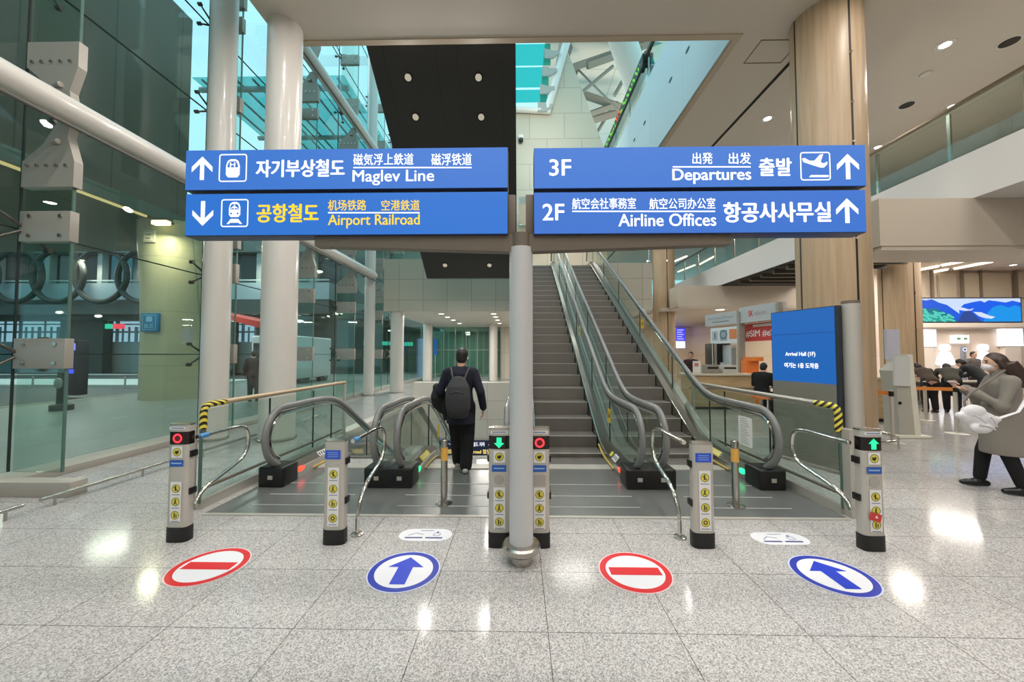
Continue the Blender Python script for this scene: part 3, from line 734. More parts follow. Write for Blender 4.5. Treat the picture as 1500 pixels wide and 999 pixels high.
def ribbon(m, ys, fa, fb, mi=0):
    """strip between two curves given at the same stations"""
    a = [m.bm.verts.new(fa(y)) for y in ys]; b = [m.bm.verts.new(fb(y)) for y in ys]
    for i in range(len(ys) - 1):
        f = m.bm.faces.new((a[i], a[i + 1], b[i + 1], b[i])); f.material_index = mi
def band(m, ys, secs, mi=0):
    """solid swept along y: secs is a list of functions y -> point, in order round the section"""
    rings = [[m.bm.verts.new(f(y)) for f in secs] for y in ys]; n = len(secs)
    for A, B in zip(rings, rings[1:]):
        for k in range(n):
            f = m.bm.faces.new((A[k], A[(k + 1) % n], B[(k + 1) % n], B[k])); f.material_index = mi
    m.bm.faces.new(rings[0][::-1]); m.bm.faces.new(rings[-1])
RH = .935
def escalator(cx, up, red, label):
    t = thing('escalator', (cx, 4.45, 0), label, 'escalator', 'escalators')
    pf = lambda y: prof(y, up)
    yend = 15.9 if up else 12.4
    ys = [4.8 + .12 * k for k in range(22)] + ([7.6 + k * .6 for k in range(12)] + [14.5 + .14 * k for k in range(11)] if up else [7.6 + k * .6 for k in range(9)])
    ys = [y for y in ys if y <= yend]
    R = .35; zc = RH - R; yc = 4.70
    for s in (-1, 1):
        gx = cx + s * .64
        arc = [(yc - R * math.cos(a), zc + R * math.sin(a)) for a in [-.95 + k * (PI / 2 + .95) / 14 for k in range(15)]]
        path = [V((gx, yc - R * .30, zc - R * 1.02))] + [V((gx, y, z)) for y, z in arc] + [V((gx, y, pf(y) + RH)) for y in ys[1:]]
        if up:
            ye = ys[-1]; path += [V((gx, ye + R * math.sin(a), H2 + zc + R * math.cos(a))) for a in (.4, .8, 1.2, 1.57, 2.0)]
        m = MB(); m.tube(path, .043, 12, flat=.8, up=(1, 0, 0)); m.build('handrail', M_rubber, t)
        g = MB(); ins = .075
        p2 = [V((gx, yc - (R - ins) * .3, zc - (R - ins) * 1.0))] + [V((gx, yc - (R - ins) * math.cos(a), zc + (R - ins) * math.sin(a))) for a in [-.9 + k * (PI / 2 + .9) / 14 for k in range(15)]] + [V((gx, y, pf(y) + RH - ins)) for y in ys[1:]]
        g.tube(p2, .024, 8); g.build('handrail_guide', M_polish, t)
        # glass
        gl = MB(); st = [4.42, 4.47, 4.53, 4.6, 4.7] + ys
        def top(y): return zc + math.sqrt(max(.0001, (R - .1) ** 2 - (yc - y) ** 2)) if y < yc else pf(y) + RH - .1
        def bot(y): return max(.19, zc - math.sqrt(max(.0001, (R - .1) ** 2 - (yc - y) ** 2))) if y < yc else pf(y) + .19
        ribbon(gl, st, lambda y: V((gx, y, bot(y))), lambda y: V((gx, y, top(y))))
        gl.build('glass_panel', M_glass_esc, t, smooth=False)
        sm = MB()
        for y in ([5.9] + [7.3 + 1.9 * k for k in range(5)]):
            if y < yend - .6: sm.box((gx - .008, y - .006, pf(y) + .2), (gx + .008, y + .006, pf(y) + RH - .1))
        sm.build('glass_joint', M_seal, t, smooth=False)
        # decks and skirts
        d0 = [4.62] + ys
        di = MB(); band(di, d0, [lambda y: V((gx + s * .02, y, pf(y) + .20)), lambda y: V((gx - s * .05, y, pf(y) + .20)), lambda y: V((cx + s * .525, y, pf(y) + .12)), lambda y: V((cx + s * .525, y, pf(y) - .02)), lambda y: V((gx + s * .02, y, pf(y) - .02))])
        di.build('inner_deck', M_steel, t, angle=25)
        sk = MB(); band(sk, d0, [lambda y: V((cx + s * .53, y, pf(y) + .125)), lambda y: V((cx + s * .512, y, pf(y) + .125)), lambda y: V((cx + s * .512, y, pf(y) - .25)), lambda y: V((cx + s * .53, y, pf(y) - .25))])
        sk.build('skirt', M_chrome if up else M_alu, t)
        br = MB(); band(br, d0[4:13], [lambda y: V((cx + s * .512, y, pf(y) + .05)), lambda y: V((cx + s * .497, y, pf(y) + .045)), lambda y: V((cx + s * .497, y, pf(y) + .03)), lambda y: V((cx + s * .512, y, pf(y) + .03))])
        br.build('skirt_brush', M_yellow, t)
        od = MB(); band(od, d0, [lambda y: V((gx + s * .02, y, pf(y) + .20)), lambda y: V((gx + s * .135, y, pf(y) + .20)), lambda y: V((gx + s * .135, y, max(0.0, pf(y) - .75) if up else min(-.02, pf(y) - .3))), lambda y: V((gx + s * .02, y, max(-.02, pf(y) - .75) if up else pf(y) - .35))])
        od.build('outer_cladding', mat('cladding_grey', (140, 142, 134), .35, .5), t, angle=25)
        nb = MB(); nb.box((gx - .155, 4.46, 0), (gx + .155, 4.78, .245), bevel=.03, seg=3); nbo = nb.build('newel_base', M_black, t)
        q = MB(); q.box((gx - .028, 4.452, .10), (gx + .028, 4.462, .145)); q.build('badge', M_alu, nbo, smooth=False)
        if (s > 0) == (cx > 0 or cx < -2) or True:
            # status lamp on the inner face of the newel skirt
            lx = cx + s * .523
            if (cx, s) in LAMPS:
                col = LAMPS[(cx, s)]
                lm = MB(); u = V((0, 1, 0)); c = V((lx - s * .004, 4.88, .115))
                pts = [(4.88 + .085 * math.cos(a), .105 + .032 * math.sin(a)) for a in [k * PI / 9 for k in range(18)]]
                lm.prism(pts, lambda u, v, d: V((d, u, v)), lx - s * .012, lx + s * .01)
                lm.build('status_lamp', glow('lamp_red' if col == 'r' else 'lamp_green', (255, 60, 40) if col == 'r' else (30, 235, 130), 3.0), t)
    # steps
    y = 5.42; k = 0; prev = None
    while y < (15.3 if up else 8.2):
        z = pf(y + .2); zn = pf(y - .2) if k else z
        m = MB(); m.box((cx - .5, y, z - .02), (cx + .5, y + .4, z))
        if up: m.hull([V((cx - .5, y, z)), V((cx + .5, y, z)), V((cx + .5, y + .03, z)), V((cx - .5, y + .03, z))], [V((cx - .5, y + .012, zn - .03)), V((cx + .5, y + .012, zn - .03)), V((cx + .5, y + .04, zn - .03)), V((cx - .5, y + .04, zn - .03))])
        else:
            z2 = pf(y + .6); m.box((cx - .5, y + .37, z2 - .03), (cx + .5, y + .4, z))
        so = m.build('step', M_step, t, smooth=False)
        m = MB(); m.box((cx - .5, y - .002, z - .004), (cx + .5, y + .02, z + .003)); m.build('step_edge', M_alu, so, smooth=False)
        y += .4; k += 1
    cb = MB(); cb.box((cx - .5, 5.22, .004), (cx + .5, 5.43, .018)); cb.build('comb_plate', M_alu, t, smooth=False)
    if up:
        tr = MB(); d1 = [y for y in ys if y > 6.4]
        band(tr, d1, [lambda y: V((cx - .77, y, max(.0, pf(y) - .72))), lambda y: V((cx + .77, y, max(.0, pf(y) - .72))), lambda y: V((cx + .77, y, max(-.02, pf(y) - .78))), lambda y: V((cx - .77, y, max(-.02, pf(y) - .78)))])
        tr.build('truss_soffit', mat('truss_cladding', (170, 166, 156), .45, .2), t, angle=25)
        tp = MB(); tp.box((cx - .5, 15.3, H2 - .06), (cx + .5, 16.6, H2)); tp.build('upper_plate', M_plate, t, smooth=False)
    return t
LAMPS = {(-2.34, -1): 'r', (-.785, -1): 'g', (.785, 1): 'r', (2.34, 1): 'g'}
E1 = escalator(-2.34, False, True, 'leftmost escalator, sloping down, with a red no-entry light')
E2 = escalator(-.785, False, False, 'downward escalator the man with the backpack is boarding, with a green light')
E3 = escalator(.785, True, True, 'left one of the two long escalators rising to the upper floor, with a red light')
E4 = escalator(2.34, True, False, 'rightmost escalator rising to the upper floor, with a green light')

def sticker(s, c, w, h, name, label, cat, m0, marks=None, mk=None):
    m = MB(); s.rrect(m, c[0] - w / 2, c[1] - h / 2, c[0] + w / 2, c[1] + h / 2, min(w, h) * .08, .002)
    t = tag(m.build(name, m0, smooth=False, origin=s.at(*c)), label, cat)
    if marks:
        q = MB(); marks(s, q, c, w, h); q.build('lettering', mk, t, smooth=False)
    return t
M_paper = mat('label_white', (236, 234, 230), .5)
M_ink = mat('label_ink', (60, 62, 66), .6)
M_yel = mat('label_yellow', (222, 208, 80), .5)
def lines(s, q, c, w, h):
    for k in range(4): s.line(q, (c[0] - w * .36, c[1] + h * (.3 - .2 * k)), (c[0] + w * (.36 - .1 * (k % 2)), c[1] + h * (.3 - .2 * k)), h * .05, .003)
def bars(s, q, c, w, h):
    for k in range(4): s.line(q, (c[0] + w * (-.34 + .22 * k), c[1] - h * .3), (c[0] + w * (-.34 + .22 * k), c[1] + h * .3), w * .12, .003)
def dsurf(cx, s, y):
    """the sloping inner deck of an escalator at y (text reads towards the lane)"""
    a = V((cx + s * .525, y, prof(y, cx > 0) + .12)); b = V((cx + s * .59, y, prof(y, cx > 0) + .20)); dy = .05
    t = V((0, dy, prof(y + dy, cx > 0) - prof(y, cx > 0)))
    return Surf((a + b) / 2, t if s < 0 else -t, b - a)
t_ = dsurf(-2.34, -1, 5.5); sticker(t_, (0, 0), .26, .075, 'deck_label', 'white label on the deck of the leftmost escalator', 'label', M_paper, bars, M_ink)
t_ = dsurf(-.785, -1, 5.35); sticker(t_, (0, 0), .42, .08, 'deck_label', 'yellow and white label on the deck beside the green-lit down escalator', 'label', M_yel, lines, M_paper)
t_ = dsurf(.785, 1, 5.25); sticker(t_, (0, 0), .20, .09, 'deck_label', 'white label on the deck of the red-lit up escalator', 'label', M_paper, bars, M_ink)
t_ = dsurf(.785, 1, 5.46); sticker(t_, (0, 0), .10, .07, 'deck_label', 'small yellow label behind the white label on the red-lit up escalator', 'label', M_yel)
t_ = dsurf(2.34, 1, 5.6); sticker(t_, (0, 0), .55, .08, 'deck_label', 'long yellow and white label on the deck of the rightmost escalator', 'label', M_yel, lines, M_paper)
gs = Surf((2.34 + .64 - .008, 5.0, .66), (0, -1, 0), (0, 0, 1))
sticker(gs, (.02, -.07), .30, .38, 'paper_notice', 'white paper notice on the glass of the rightmost escalator', 'notice', M_paper,
        lambda s, q, c, w, h: [s.line(q, (c[0] - w * .34, c[1] + h * (.42 - .075 * k)), (c[0] + w * (.1 + .06 * (k % 4)), c[1] + h * (.42 - .075 * k)), .008, .003) for k in range(12)], mat('notice_ink', (150, 150, 150), .6))
for cx, s, y, lab in ((.785, 1, 8.7, 'yellow caution sticker on the glass of the red-lit up escalator'), (2.34, 1, 9.0, 'yellow caution sticker on the glass of the rightmost escalator'), (-.785, -1, 6.6, 'yellow caution sticker on the glass beside the man'), (.785, 1, 5.9, 'small yellow caution sticker low on the glass of the red-lit up escalator')):
    gx = cx + s * .64 - s * .008
    q = Surf((gx, y, prof(y, cx > 0) + .60), (0, s, 0), (0, 0, 1)) if s < 0 else Surf((gx, y, prof(y, cx > 0) + .60), (0, -1, 0), (0, 0, 1))
    m = MB(); q.rrect(m, -.09, -.11, .09, .11, .01, .002)
    tt = tag(m.build('caution_sticker', mat('caution_yellow', (236, 196, 40), .4), smooth=False, origin=q.at(0, 0)), lab, 'sticker')
    m = MB(); q.poly(m, [(-.055, -.03), (.055, -.03), (0, .07)], .003); m.build('triangle', M_black, tt, smooth=False)

# lane posts
for x, lab in ((-.80, 'thin steel post with an orange band in front of the green-lit down escalator'), (2.285, 'thin steel post with an orange band in front of the rightmost escalator')):
    t = thing('lane_post', (x, 4.02, .006), lab, 'post', 'lane posts')
    m = MB(); m.lathe((x, 4.02, .006), [(.036, 0), (.036, .672), (.03, .682), (.001, .684)], 24); m.build('tube', M_chrome, t)
    m = MB(); m.lathe((x, 4.02, .006), [(.0372, .46), (.0372, .60)], 24); m.build('band', mat('orange_band', (222, 168, 76), .5), t)
    m = MB(); m.lathe((x, 4.02, .006), [(.09, 0), (.09, .006), (.04, .012)], 28); m.build('base_plate', M_chrome, t)

# ================================================================== BOLLARDS
M_pict = mat('pictogram_black', (40, 38, 30), .6)
M_lblue = mat('label_blue', (36, 92, 178), .5)
def bollard(x, y, h, yaw, light, label, notice=False, speaker=None, side=1):
    t = thing('bollard', (x, y, 0), label, 'bollard', 'escalator bollards')
    w = .088; d = .052
    def sec(k=1.0):
        p = []
        for a in range(36):
            th = a * 2 * PI / 36; c, s_ = math.cos(th), math.sin(th); e = .55
            p.append(V((w * k * math.copysign(abs(c) ** e, c), d * k * math.copysign(abs(s_) ** e, s_), 0)))
        return p
    R = Matrix.Rotation(yaw, 3, 'Z')
    def ext(name, z0, z1, k, m_, top=False):
        m = MB(); a = [R @ p + V((x, y, z0)) for p in sec(k)]; b = [R @ p + V((x, y, z1)) for p in sec(k)]
        m.hull(a, b)
        return m.build(name, m_, t)
    ext('base', 0, .125, 1.06, M_black)
    ext('body', .125, h - .012, 1.0, M_alu)
    ext('cap', h - .012, h, 1.015, M_chrome)
    f = Surf(R @ V((0, -d - .0005, 0)) + V((x, y, 0)), R @ V((1, 0, 0)), (0, 0, 1))
    if light:
        m = MB(); a = [R @ (p * 1.004) + V((x, y, h - .175)) for p in sec() if p.y < .02]; b = [v + V((0, 0, .11)) for v in a]
        m.hull(a, b); dp = m.build('display', mat('display_black', (24, 14, 14), .15), t)
        m = MB(); cz = h - .12; f2 = Surf(f.O + f.N * .003, f.U, f.V)
        if light == 'r':
            f2.ring(m, (0.005, cz), .026, .040, .002); f2.disc(m, (0.005, cz), .012, .002) if False else None
            m.build('red_ring', glow('ring_red', (255, 50, 60), 2.2), dp, smooth=False)
            m = MB(); f2.disc(m, (.005, cz), .024, .002); m.build('red_centre', glow('ring_core', (150, 16, 24), .3), dp, smooth=False)
        else:
            u = 1 if light == 'u' else -1
            p = [(0, .045), (.042, .004), (.020, .004), (.020, -.042), (-.020, -.042), (-.020, .004), (-.042, .004)]
            p = [(a_, b_ * u + cz) for a_, b_ in p]
            f2.poly(m, p, .002); m.build('green_arrow', glow('arrow_green', (30, 225, 140), 1.9), dp, smooth=False)
        m = MB(); f.rrect(m, -.07, h - .045, .07, h - .022, .004, .002); m.build('top_label', M_paper, t, smooth=False)
        m = MB(); f.line(m, (-.055, h - .0335), (.055, h - .0335), .008, .003); m.build('lettering', mat('label_blue_ink', (90, 110, 170), .6), t, smooth=False)
        pan = [(h - .275, h - .19), ]
        m = MB(); f.rrect(m, -.045, h - .285, .05, h - .188, .005, .002); st = m.build('sticker', M_paper, t, smooth=False)
        icons = [(.0025, h - .237, 0)]
        m = MB(); f.rrect(m, -.06, h - .36, .06, h - .305, .003, .002); bl = m.build('blue_label', M_lblue, t, smooth=False)
        m = MB(); f.line(m, (-.045, h - .332), (.045, h - .332), .011, .003); m.build('lettering', mat('pale_ink', (150, 186, 224), .6), bl, smooth=False)
        m = MB()
        if speaker == 'square': f.rrect(m, -.05, h - .475, .055, h - .385, .004, .002)
        elif speaker: f.disc(m, (0, h - .425), .042, .002)
        if speaker: m.build('speaker_grille', mat('grille_grey', (172, 166, 158), .7), t, smooth=False)
        else: m.bm.free()
        z0 = h - .50; n = 3; step = .112
    else:
        m = MB(); f.rrect(m, -.072, h - .155, .06, h - .08, .004, .002); bl = m.build('blue_label', mat('notice_blue', (44, 84, 206), .5), t, smooth=False)
        m = MB()
        for k in range(3): f.line(m, (-.05, h - .10 - k * .017), (.04, h - .10 - k * .017), .005, .003)
        m.build('lettering', mat('pale_ink', (150, 186, 224), .6), bl, smooth=False)
        icons = []; z0 = h - .235; n = 4; step = .122
    m = MB(); f.rrect(m, -.045, z0 - step * n + .01, .05, z0 + .012, .004, .002); m.build('sticker', M_paper, t, smooth=False)
    icons += [(.0025, z0 - .045 - step * k, k + 1) for k in range(n)]
    for u, v, kind in icons:
        m = MB(); f.disc(m, (u, v), .035, .003); ic = m.build('pictogram', M_yel, t, smooth=False)
        m = MB(); f.ring(m, (u, v), .031, .035, .0036)
        if kind == 0: f.poly(m, [(u - .018, v - .01), (u + .004, v - .02), (u + .018, v + .004), (u + .012, v + .016), (u - .004, v + .008), (u - .016, v + .014)], .0036)
        elif kind == 1: f.disc(m, (u - .002, v + .016), .007, .0036); f.line(m, (u - .002, v + .01), (u - .002, v - .02), .01, .0036); f.line(m, (u - .02, v + .012), (u + .02, v - .02), .006, .0036)
        elif kind == 2: f.disc(m, (u, v + .017), .006, .0036); f.line(m, (u, v + .011), (u - .004, v - .006), .011, .0036); f.line(m, (u - .004, v - .006), (u + .012, v - .022), .007, .0036); f.line(m, (u - .004, v - .006), (u - .014, v - .022), .007, .0036)
        elif kind == 3: f.disc(m, (u - .006, v + .014), .006, .0036); f.line(m, (u - .006, v + .008), (u - .006, v - .022), .010, .0036); f.disc(m, (u + .010, v + .002), .005, .0036); f.line(m, (u + .010, v - .002), (u + .010, v - .022), .008, .0036)
        else: f.ring(m, (u, v), .010, .018, .0036)
        m.build('symbol', M_pict, ic, smooth=False)
        if kind:
            m = MB(); f.line(m, (u - .035, v - .052), (u + .035, v - .052), .007, .003); m.build('caption', mat('caption_blue', (140, 146, 176), .6), t, smooth=False)
    for z in (h - .26, .42) if light else (h - .18, .36):
        m = MB(); c = R @ V((side * (w + .002), .01, 0)) + V((x, y, z)); m.box(tuple(c - V((.012, .035, .028))), tuple(c + V((.012, .035, .028))), bevel=.006); m.build('clamp', M_black, t)
    return t
BX = [(-2.93, 3.22), (-1.565, 3.20), (-.165, 3.18), (.168, 3.18), (1.535, 3.20), (2.90, 3.18)]
bollard(*BX[0], 1.0, .0, 'r', 'leftmost tall bollard with a red ring light', side=1)
bollard(*BX[1], .87, .0, None, 'shorter bollard without a light left of the man, with a blue label', side=1)
bollard(*BX[2], .985, .0, 'd', 'tall bollard with a green down-arrow light, tucked left of the sign post', speaker='round', side=-1)
bollard(*BX[3], .985, .0, 'r', 'tall bollard with a red ring light, tucked right of the sign post', speaker='square', side=1)
bollard(*BX[4], .86, .0, None, 'shorter bollard without a light in front of the long up escalators, with a blue label', side=-1)
b6 = bollard(*BX[5], .985, .0, 'u', 'rightmost tall bollard with a green up-arrow light and a red tag', speaker='round', side=-1)
f = Surf((BX[5][0], BX[5][1] - .0545, 0), (1, 0, 0), (0, 0, 1))
m = MB(); f.poly(m, [(-.06, .262), (.03, .235), (.045, .295), (-.045, .325)], .006); rt = m.build('red_tag', mat('tag_red', (206, 58, 56), .5), b6, smooth=False)
m = MB(); f.poly(m, [(-.015, .275), (.012, .268), (.0, .297)], .008); m.build('tag_mark', M_paper, rt, smooth=False)

# guard hoops running back from the bollards
def hoop(x, y0, zt, zb, sgn, foot, label, y1=3.88):
    t = thing('guard_hoop', (x, y0, 0), label, 'guard rail', 'steel guard hoops')
    if foot: cp = [(y0, zt), (y0 + .25, zt), (y1 - .22, zt), (y1 - .06, zt - .035), (y1, zt - .13), (y1 - .02, zt - .26), (y1 - .12, zt - .36), (y0 + .34, .40), (y0 + .20, .31), (y0 + .13, .20), (y0 + .115, .10), (y0 + .115, .0)]
    else: cp = [(y0, zt), (y0 + .25, zt), (y1 - .18, zt), (y1 - .05, zt - .03), (y1, zt - .12), (y1 - .01, zt - .24), (y1 - .09, zt - .33), (y0 + .28, zb + .02), (y0 + .14, zb - .02), (y0 + .05, zb - .07), (y0, zb - .14)]
    pts = []
    for i in range(len(cp) - 1):
        p0, p1, p2, p3 = [V((x, *cp[max(0, min(len(cp) - 1, i + q))])) for q in (-1, 0, 1, 2)]
        for q in range(5):
            u = q / 5; pts.append(.5 * (2 * p1 + (p2 - p0) * u + (2 * p0 - 5 * p1 + 4 * p2 - p3) * u * u + (3 * p1 - p0 - 3 * p2 + p3) * u ** 3))
    pts.append(V((x, *cp[-1])))
    m = MB(); m.tube(pts, .0185, 12, up=(1, 0, 0)); m.build('tube', M_polish, t)
    if foot:
        m = MB(); m.lathe((x, y0 + .115, 0), [(.055, 0), (.055, .01), (.022, .02)], 24); m.build('foot_flange', M_chrome, t)
    m = MB(); m.tube([(x, y0 + .02, zt), (x, y0 + .10, zt)], .022, 12); m.build('blue_tape' if foot and x < 0 else 'collar', mat('tape_blue', (70, 140, 200), .5) if x < 0 else M_chrome, t)
hoop(-2.82, 3.24, .875, .44, 1, False, 'steel guard hoop behind the leftmost bollard', 3.86)
hoop(-1.435, 3.22, .85, .50, 1, True, 'steel guard hoop behind the shorter bollard left of the man', 3.98)
hoop(1.405, 3.22, .85, .50, -1, True, 'steel guard hoop behind the shorter bollard in front of the up escalators', 3.98)
hoop(2.77, 3.20, .86, .44, -1, False, 'steel guard hoop beside the rightmost bollard', 3.86)

# glass balustrades either side of the landing
M_tape = stripes('hazard_tape', (226, 208, 72), (34, 30, 24), 70)
for x, s, lab in ((-3.30, -1, 'glass balustrade with brass-toned rail on the left of the landing, taped yellow and black'), (3.24, 1, 'glass balustrade with steel-toned rail on the right of the landing, taped yellow and black')):
    t = thing('glass_balustrade', (x, 3.84, 0), lab, 'balustrade')
    m = MB(); m.box((x - .008, 3.84, .10), (x + .008, 7.0, 1.02)); m.build('glass', M_glass_rail, t, smooth=False)
    m = MB(); m.box((x - .014, 3.83, .06), (x + .014, 3.845, 1.02)); m.build('glass_edge', M_edge, t, smooth=False)
    rail = mat('rail_brass', (196, 172, 140), .35, .3) if s < 0 else mat('rail_steel', (184, 178, 168), .3, .6)
    m = MB(); m.tube([(x, 4.0, 1.07), (x, 7.02, 1.07)], .030, 16); m.build('handrail', rail, t)
    m = MB(); m.tube([(x, 4.14, 1.07), (x, 3.93, 1.07), (x, 3.88, 1.05), (x, 3.86, 1.0), (x, 3.86, .82)], [.032, .033, .034, .034, .034], 14); m.build('tape', M_tape, t)
    m = MB(); m.tube([(x, 3.86, .83), (x, 3.86, .77)], .026, 12); m.tube([(x, 3.86, .79), (x + s * .0, 3.93, .74)], .02, 8); m.build('rail_end', M_bronze, t)
    m = MB(); m.box((x - .02 - (.06 if s < 0 else -.02), 3.74, 0), (x + .02 - (.06 if s < 0 else -.02), 3.84, .86)); m.build('post', M_alu, t, smooth=False)
    m = MB(); m.box((x - .02, 6.98, 0), (x + .02, 7.04, 1.05)); m.build('post', M_alu, t, smooth=False)
    m = MB(); m.box((x - .03, 3.84, 0), (x + .03, 7.0, .10)); m.build('base_channel', M_alu, t, smooth=False)
    m = MB()
    for y in (4.9, 5.95): m.box((x - .01, y - .005, .1), (x + .01, y + .005, 1.02))
    m.build('glass_joint', M_seal, t, smooth=False)
    m = MB(); m.tube([(x, 3.9, .20), (x, 6.9, .20)], .018, 8); m.build('lower_rail', M_bronze, t)

# ================================================================== SIGN POST AND THE FOUR LIT SIGNS
SY = 2.85
t = thing('sign_post', (.02, 2.93, 0), 'thick pale steel post carrying the four blue signs', 'sign post')
c = V((.018, 2.93, 0))
m = MB(); m.lathe(c, [(.092, .07), (.092, 2.44)], 40); m.build('pole', mat('post_enamel', (200, 200, 200), .35, .1), t)
m = MB(); m.lathe(c, [(.086, 0), (.086, .075), (.125, .08), (.148, .10), (.148, .135), (.135, .15), (.10, .155)], 40); m.build('base_flange', M_chrome, t)
m = MB(); m.lathe(c, [(.082, 2.44), (.082, 2.55)], 36); m.build('collar', M_bronze, t)
m = MB()
for s in (-1, 1):
    pts = [(c.x + s * 1.63, 2.455), (c.x + s * 1.63, 2.54), (c.x + s * .0, 2.54), (c.x + s * .0, 2.405), (c.x + s * .12, 2.405)]
    m.prism(pts, lambda u, v, d: V((u, d, v)), 2.88, 2.97)
m.build('arm', M_bronze, t, smooth=False)
m = MB(); m.box((-.10, 2.89, 2.54), (-.025, 2.96, 2.86), bevel=.008); m.build('bracket', M_bronze, t)
m = MB(); m.box((.055, 2.89, 2.54), (.125, 2.96, 2.86), bevel=.008); m.build('bracket', M_bronze, t)

M_lw = glow('letters_white', (255, 255, 255), 1.35)
M_ly = glow('letters_yellow', (255, 214, 40), 1.15)
SF = Surf((0, SY, 0), (1, 0, 0), (0, 0, 1))
def sg(px, py):
    p = P(px, py, SY); return (p.x, p.z)
def sign(x0, x1, y0, y1, rgb, name_label, texts, fill):
    a = sg(x0, y1); b = sg(x1, y0)
    t = thing('direction_sign', ((a[0] + b[0]) / 2, SY, a[1]), name_label, 'direction sign', 'lit blue direction signs')
    m = MB(); m.box((a[0], SY + .001, a[1]), (b[0], SY + .13, b[1]), bevel=.004); m.build('housing', mat('housing_blue', (40, 52, 84), .4), t)
    m = MB(); m.box((a[0] + .003, SY - .003, a[1] + .006), (b[0] - .003, SY + .004, b[1] - .003)); m.build('face', glow('face_%d' % rgb[0], rgb, .95), t, smooth=False)
    for body, px0, px1, py0, py1, yel, bold in texts:
        m = MB(); p = sg(px0, py1); q = sg(px1, py0)
        SF.text(m, body, p[0], p[1], q[0], q[1], bold, .006)
        m.build('lettering', M_ly if yel else M_lw, t, smooth=False)
    fill(t)
def arrow(t, cx, y0, y1, up):
    m = MB(); u = 1 if up else -1; a = sg(cx, (y0 + y1) / 2); h = abs(sg(cx, y0)[1] - sg(cx, y1)[1]) / 2
    def A(u_, v): return (a[0] + u_, a[1] + v * u)
    w = .0165
    SF.line(m, A(0, -h), A(0, h - .02), w * 2, .006)
    k = .083
    SF.poly(m, [A(0, h), A(-k, h - k), A(-k, h - k - .042), A(0, h - .042)], .0062)
    SF.poly(m, [A(0, h), A(k, h - k), A(k, h - k - .042), A(0, h - .042)], .0062)
    m.build('arrow', M_lw, t, smooth=False)
def rule(t, x0, x1, y, yel=False):
    m = MB(); SF.line(m, sg(x0, y), sg(x1, y), .010, .006); m.build('underline', M_lw, t, smooth=False)
def icon_frame(t, x0, x1, y0, y1):
    a = sg(x0, y1); b = sg(x1, y0); m = MB(); SF.frame(m, a[0], a[1], b[0], b[1], .022, .009, .006); m.build('pictogram_frame', M_lw, t, smooth=False)
FB1, FB2 = (60, 122, 214), (42, 118, 214)
M_dk = [glow('mark_%d' % c[0], c, .95) for c in (FB1, FB2)]
def icon_train(t, cx, cy, tracks, fb):
    a = sg(cx, cy); m = MB()
    def pt(u, v): return (a[0] + u, a[1] + v)
    body = [(-.058, -.05), (-.04, -.073), (.04, -.073), (.058, -.05), (.058, .02), (.045, .058), (.02, .073), (-.02, .073), (-.045, .058), (-.058, .02)]
    off = .02 if tracks else 0
    sc = .82 if tracks else 1
    SF.poly(m, [pt(u * sc * .95, v * sc + off) for u, v in body], .006)
    if tracks:
        SF.poly(m, [pt(-.03, -.055), pt(.03, -.055), pt(.062, -.095), pt(.042, -.095), pt(.035, -.085), pt(-.035, -.085), pt(-.042, -.095), pt(-.062, -.095)], .006)
    m.build('pictogram', M_lw, t, smooth=False)
    m = MB()
    if tracks:
        SF.poly(m, [pt(-.034, .02), pt(.034, .02), pt(.034, .045), pt(.022, .062), pt(-.022, .062), pt(-.034, .045)], .008)
        m.build('pictogram_detail', fb, t, smooth=False)
        for u in (-.026, .026): m = MB(); SF.disc(m, pt(u, -.012), .008, .008); m.build('headlight_mark', fb, t, smooth=False)
        m = MB(); SF.poly(m, [pt(0, .06), pt(.006, .046), pt(.028, .03), pt(.028, .025), pt(.006, .033), pt(.004, .024), pt(-.004, .024), pt(-.006, .033), pt(-.028, .025), pt(-.028, .03), pt(-.006, .046)], .010); m.build('plane_mark', M_lw, t, smooth=False)
    else:
        SF.poly(m, [pt(-.042, .005), pt(.042, .005), pt(.042, .025), pt(.026, .055), pt(-.026, .055), pt(-.042, .025)], .008); m.build('pictogram_detail', fb, t, smooth=False)
        m = MB(); SF.text(m, 'H', *pt(-.02, .008), *pt(.02, .045), .03, .010); m.build('letter_mark', M_lw, t, smooth=False)
def fill1(t):
    arrow(t, 297, 230, 264, True); icon_frame(t, 321, 363, 226, 267); icon_train(t, 342, 247, False, M_dk[0]); rule(t, 518, 691, 246)
def fill2(t):
    arrow(t, 298, 295, 331, False); icon_frame(t, 324, 365, 292, 333); icon_train(t, 344.5, 311, True, M_dk[1]); rule(t, 481, 615, 312)
def fill3(t):
    arrow(t, 1241, 226, 263, True); icon_frame(t, 1172, 1215, 223, 265); rule(t, 985, 1099, 245)
    m = MB()
    SF.poly(m, [sg(*p) for p in ((1174, 233), (1178, 232), (1185, 236), (1192, 236), (1200, 227), (1205, 226), (1201, 238), (1206, 240), (1211, 237), (1211, 241), (1206, 246), (1201, 246), (1188, 242), (1176, 238))], .006)
    SF.poly(m, [sg(*p) for p in ((1187, 257), (1189, 257), (1213, 257), (1213, 260), (1184, 260))], .006); m.build('pictogram', M_lw, t, smooth=False)
def fill4(t):
    arrow(t, 1240, 291, 327, True); rule(t, 838, 1047, 310)
sign(271, 744, 215.5, 279.5, FB1, 'upper left blue sign reading Maglev Line with an up arrow', [('자기부상철도', 376, 505, 234, 260, 0, .035), ('磁気浮上鉄道', 518, 606, 225, 243, 0, .012), ('磁浮铁道', 632, 691, 225, 243, 0, .012), ('Maglev Line', 517, 636, 249, 272, 0, .014)], fill1)
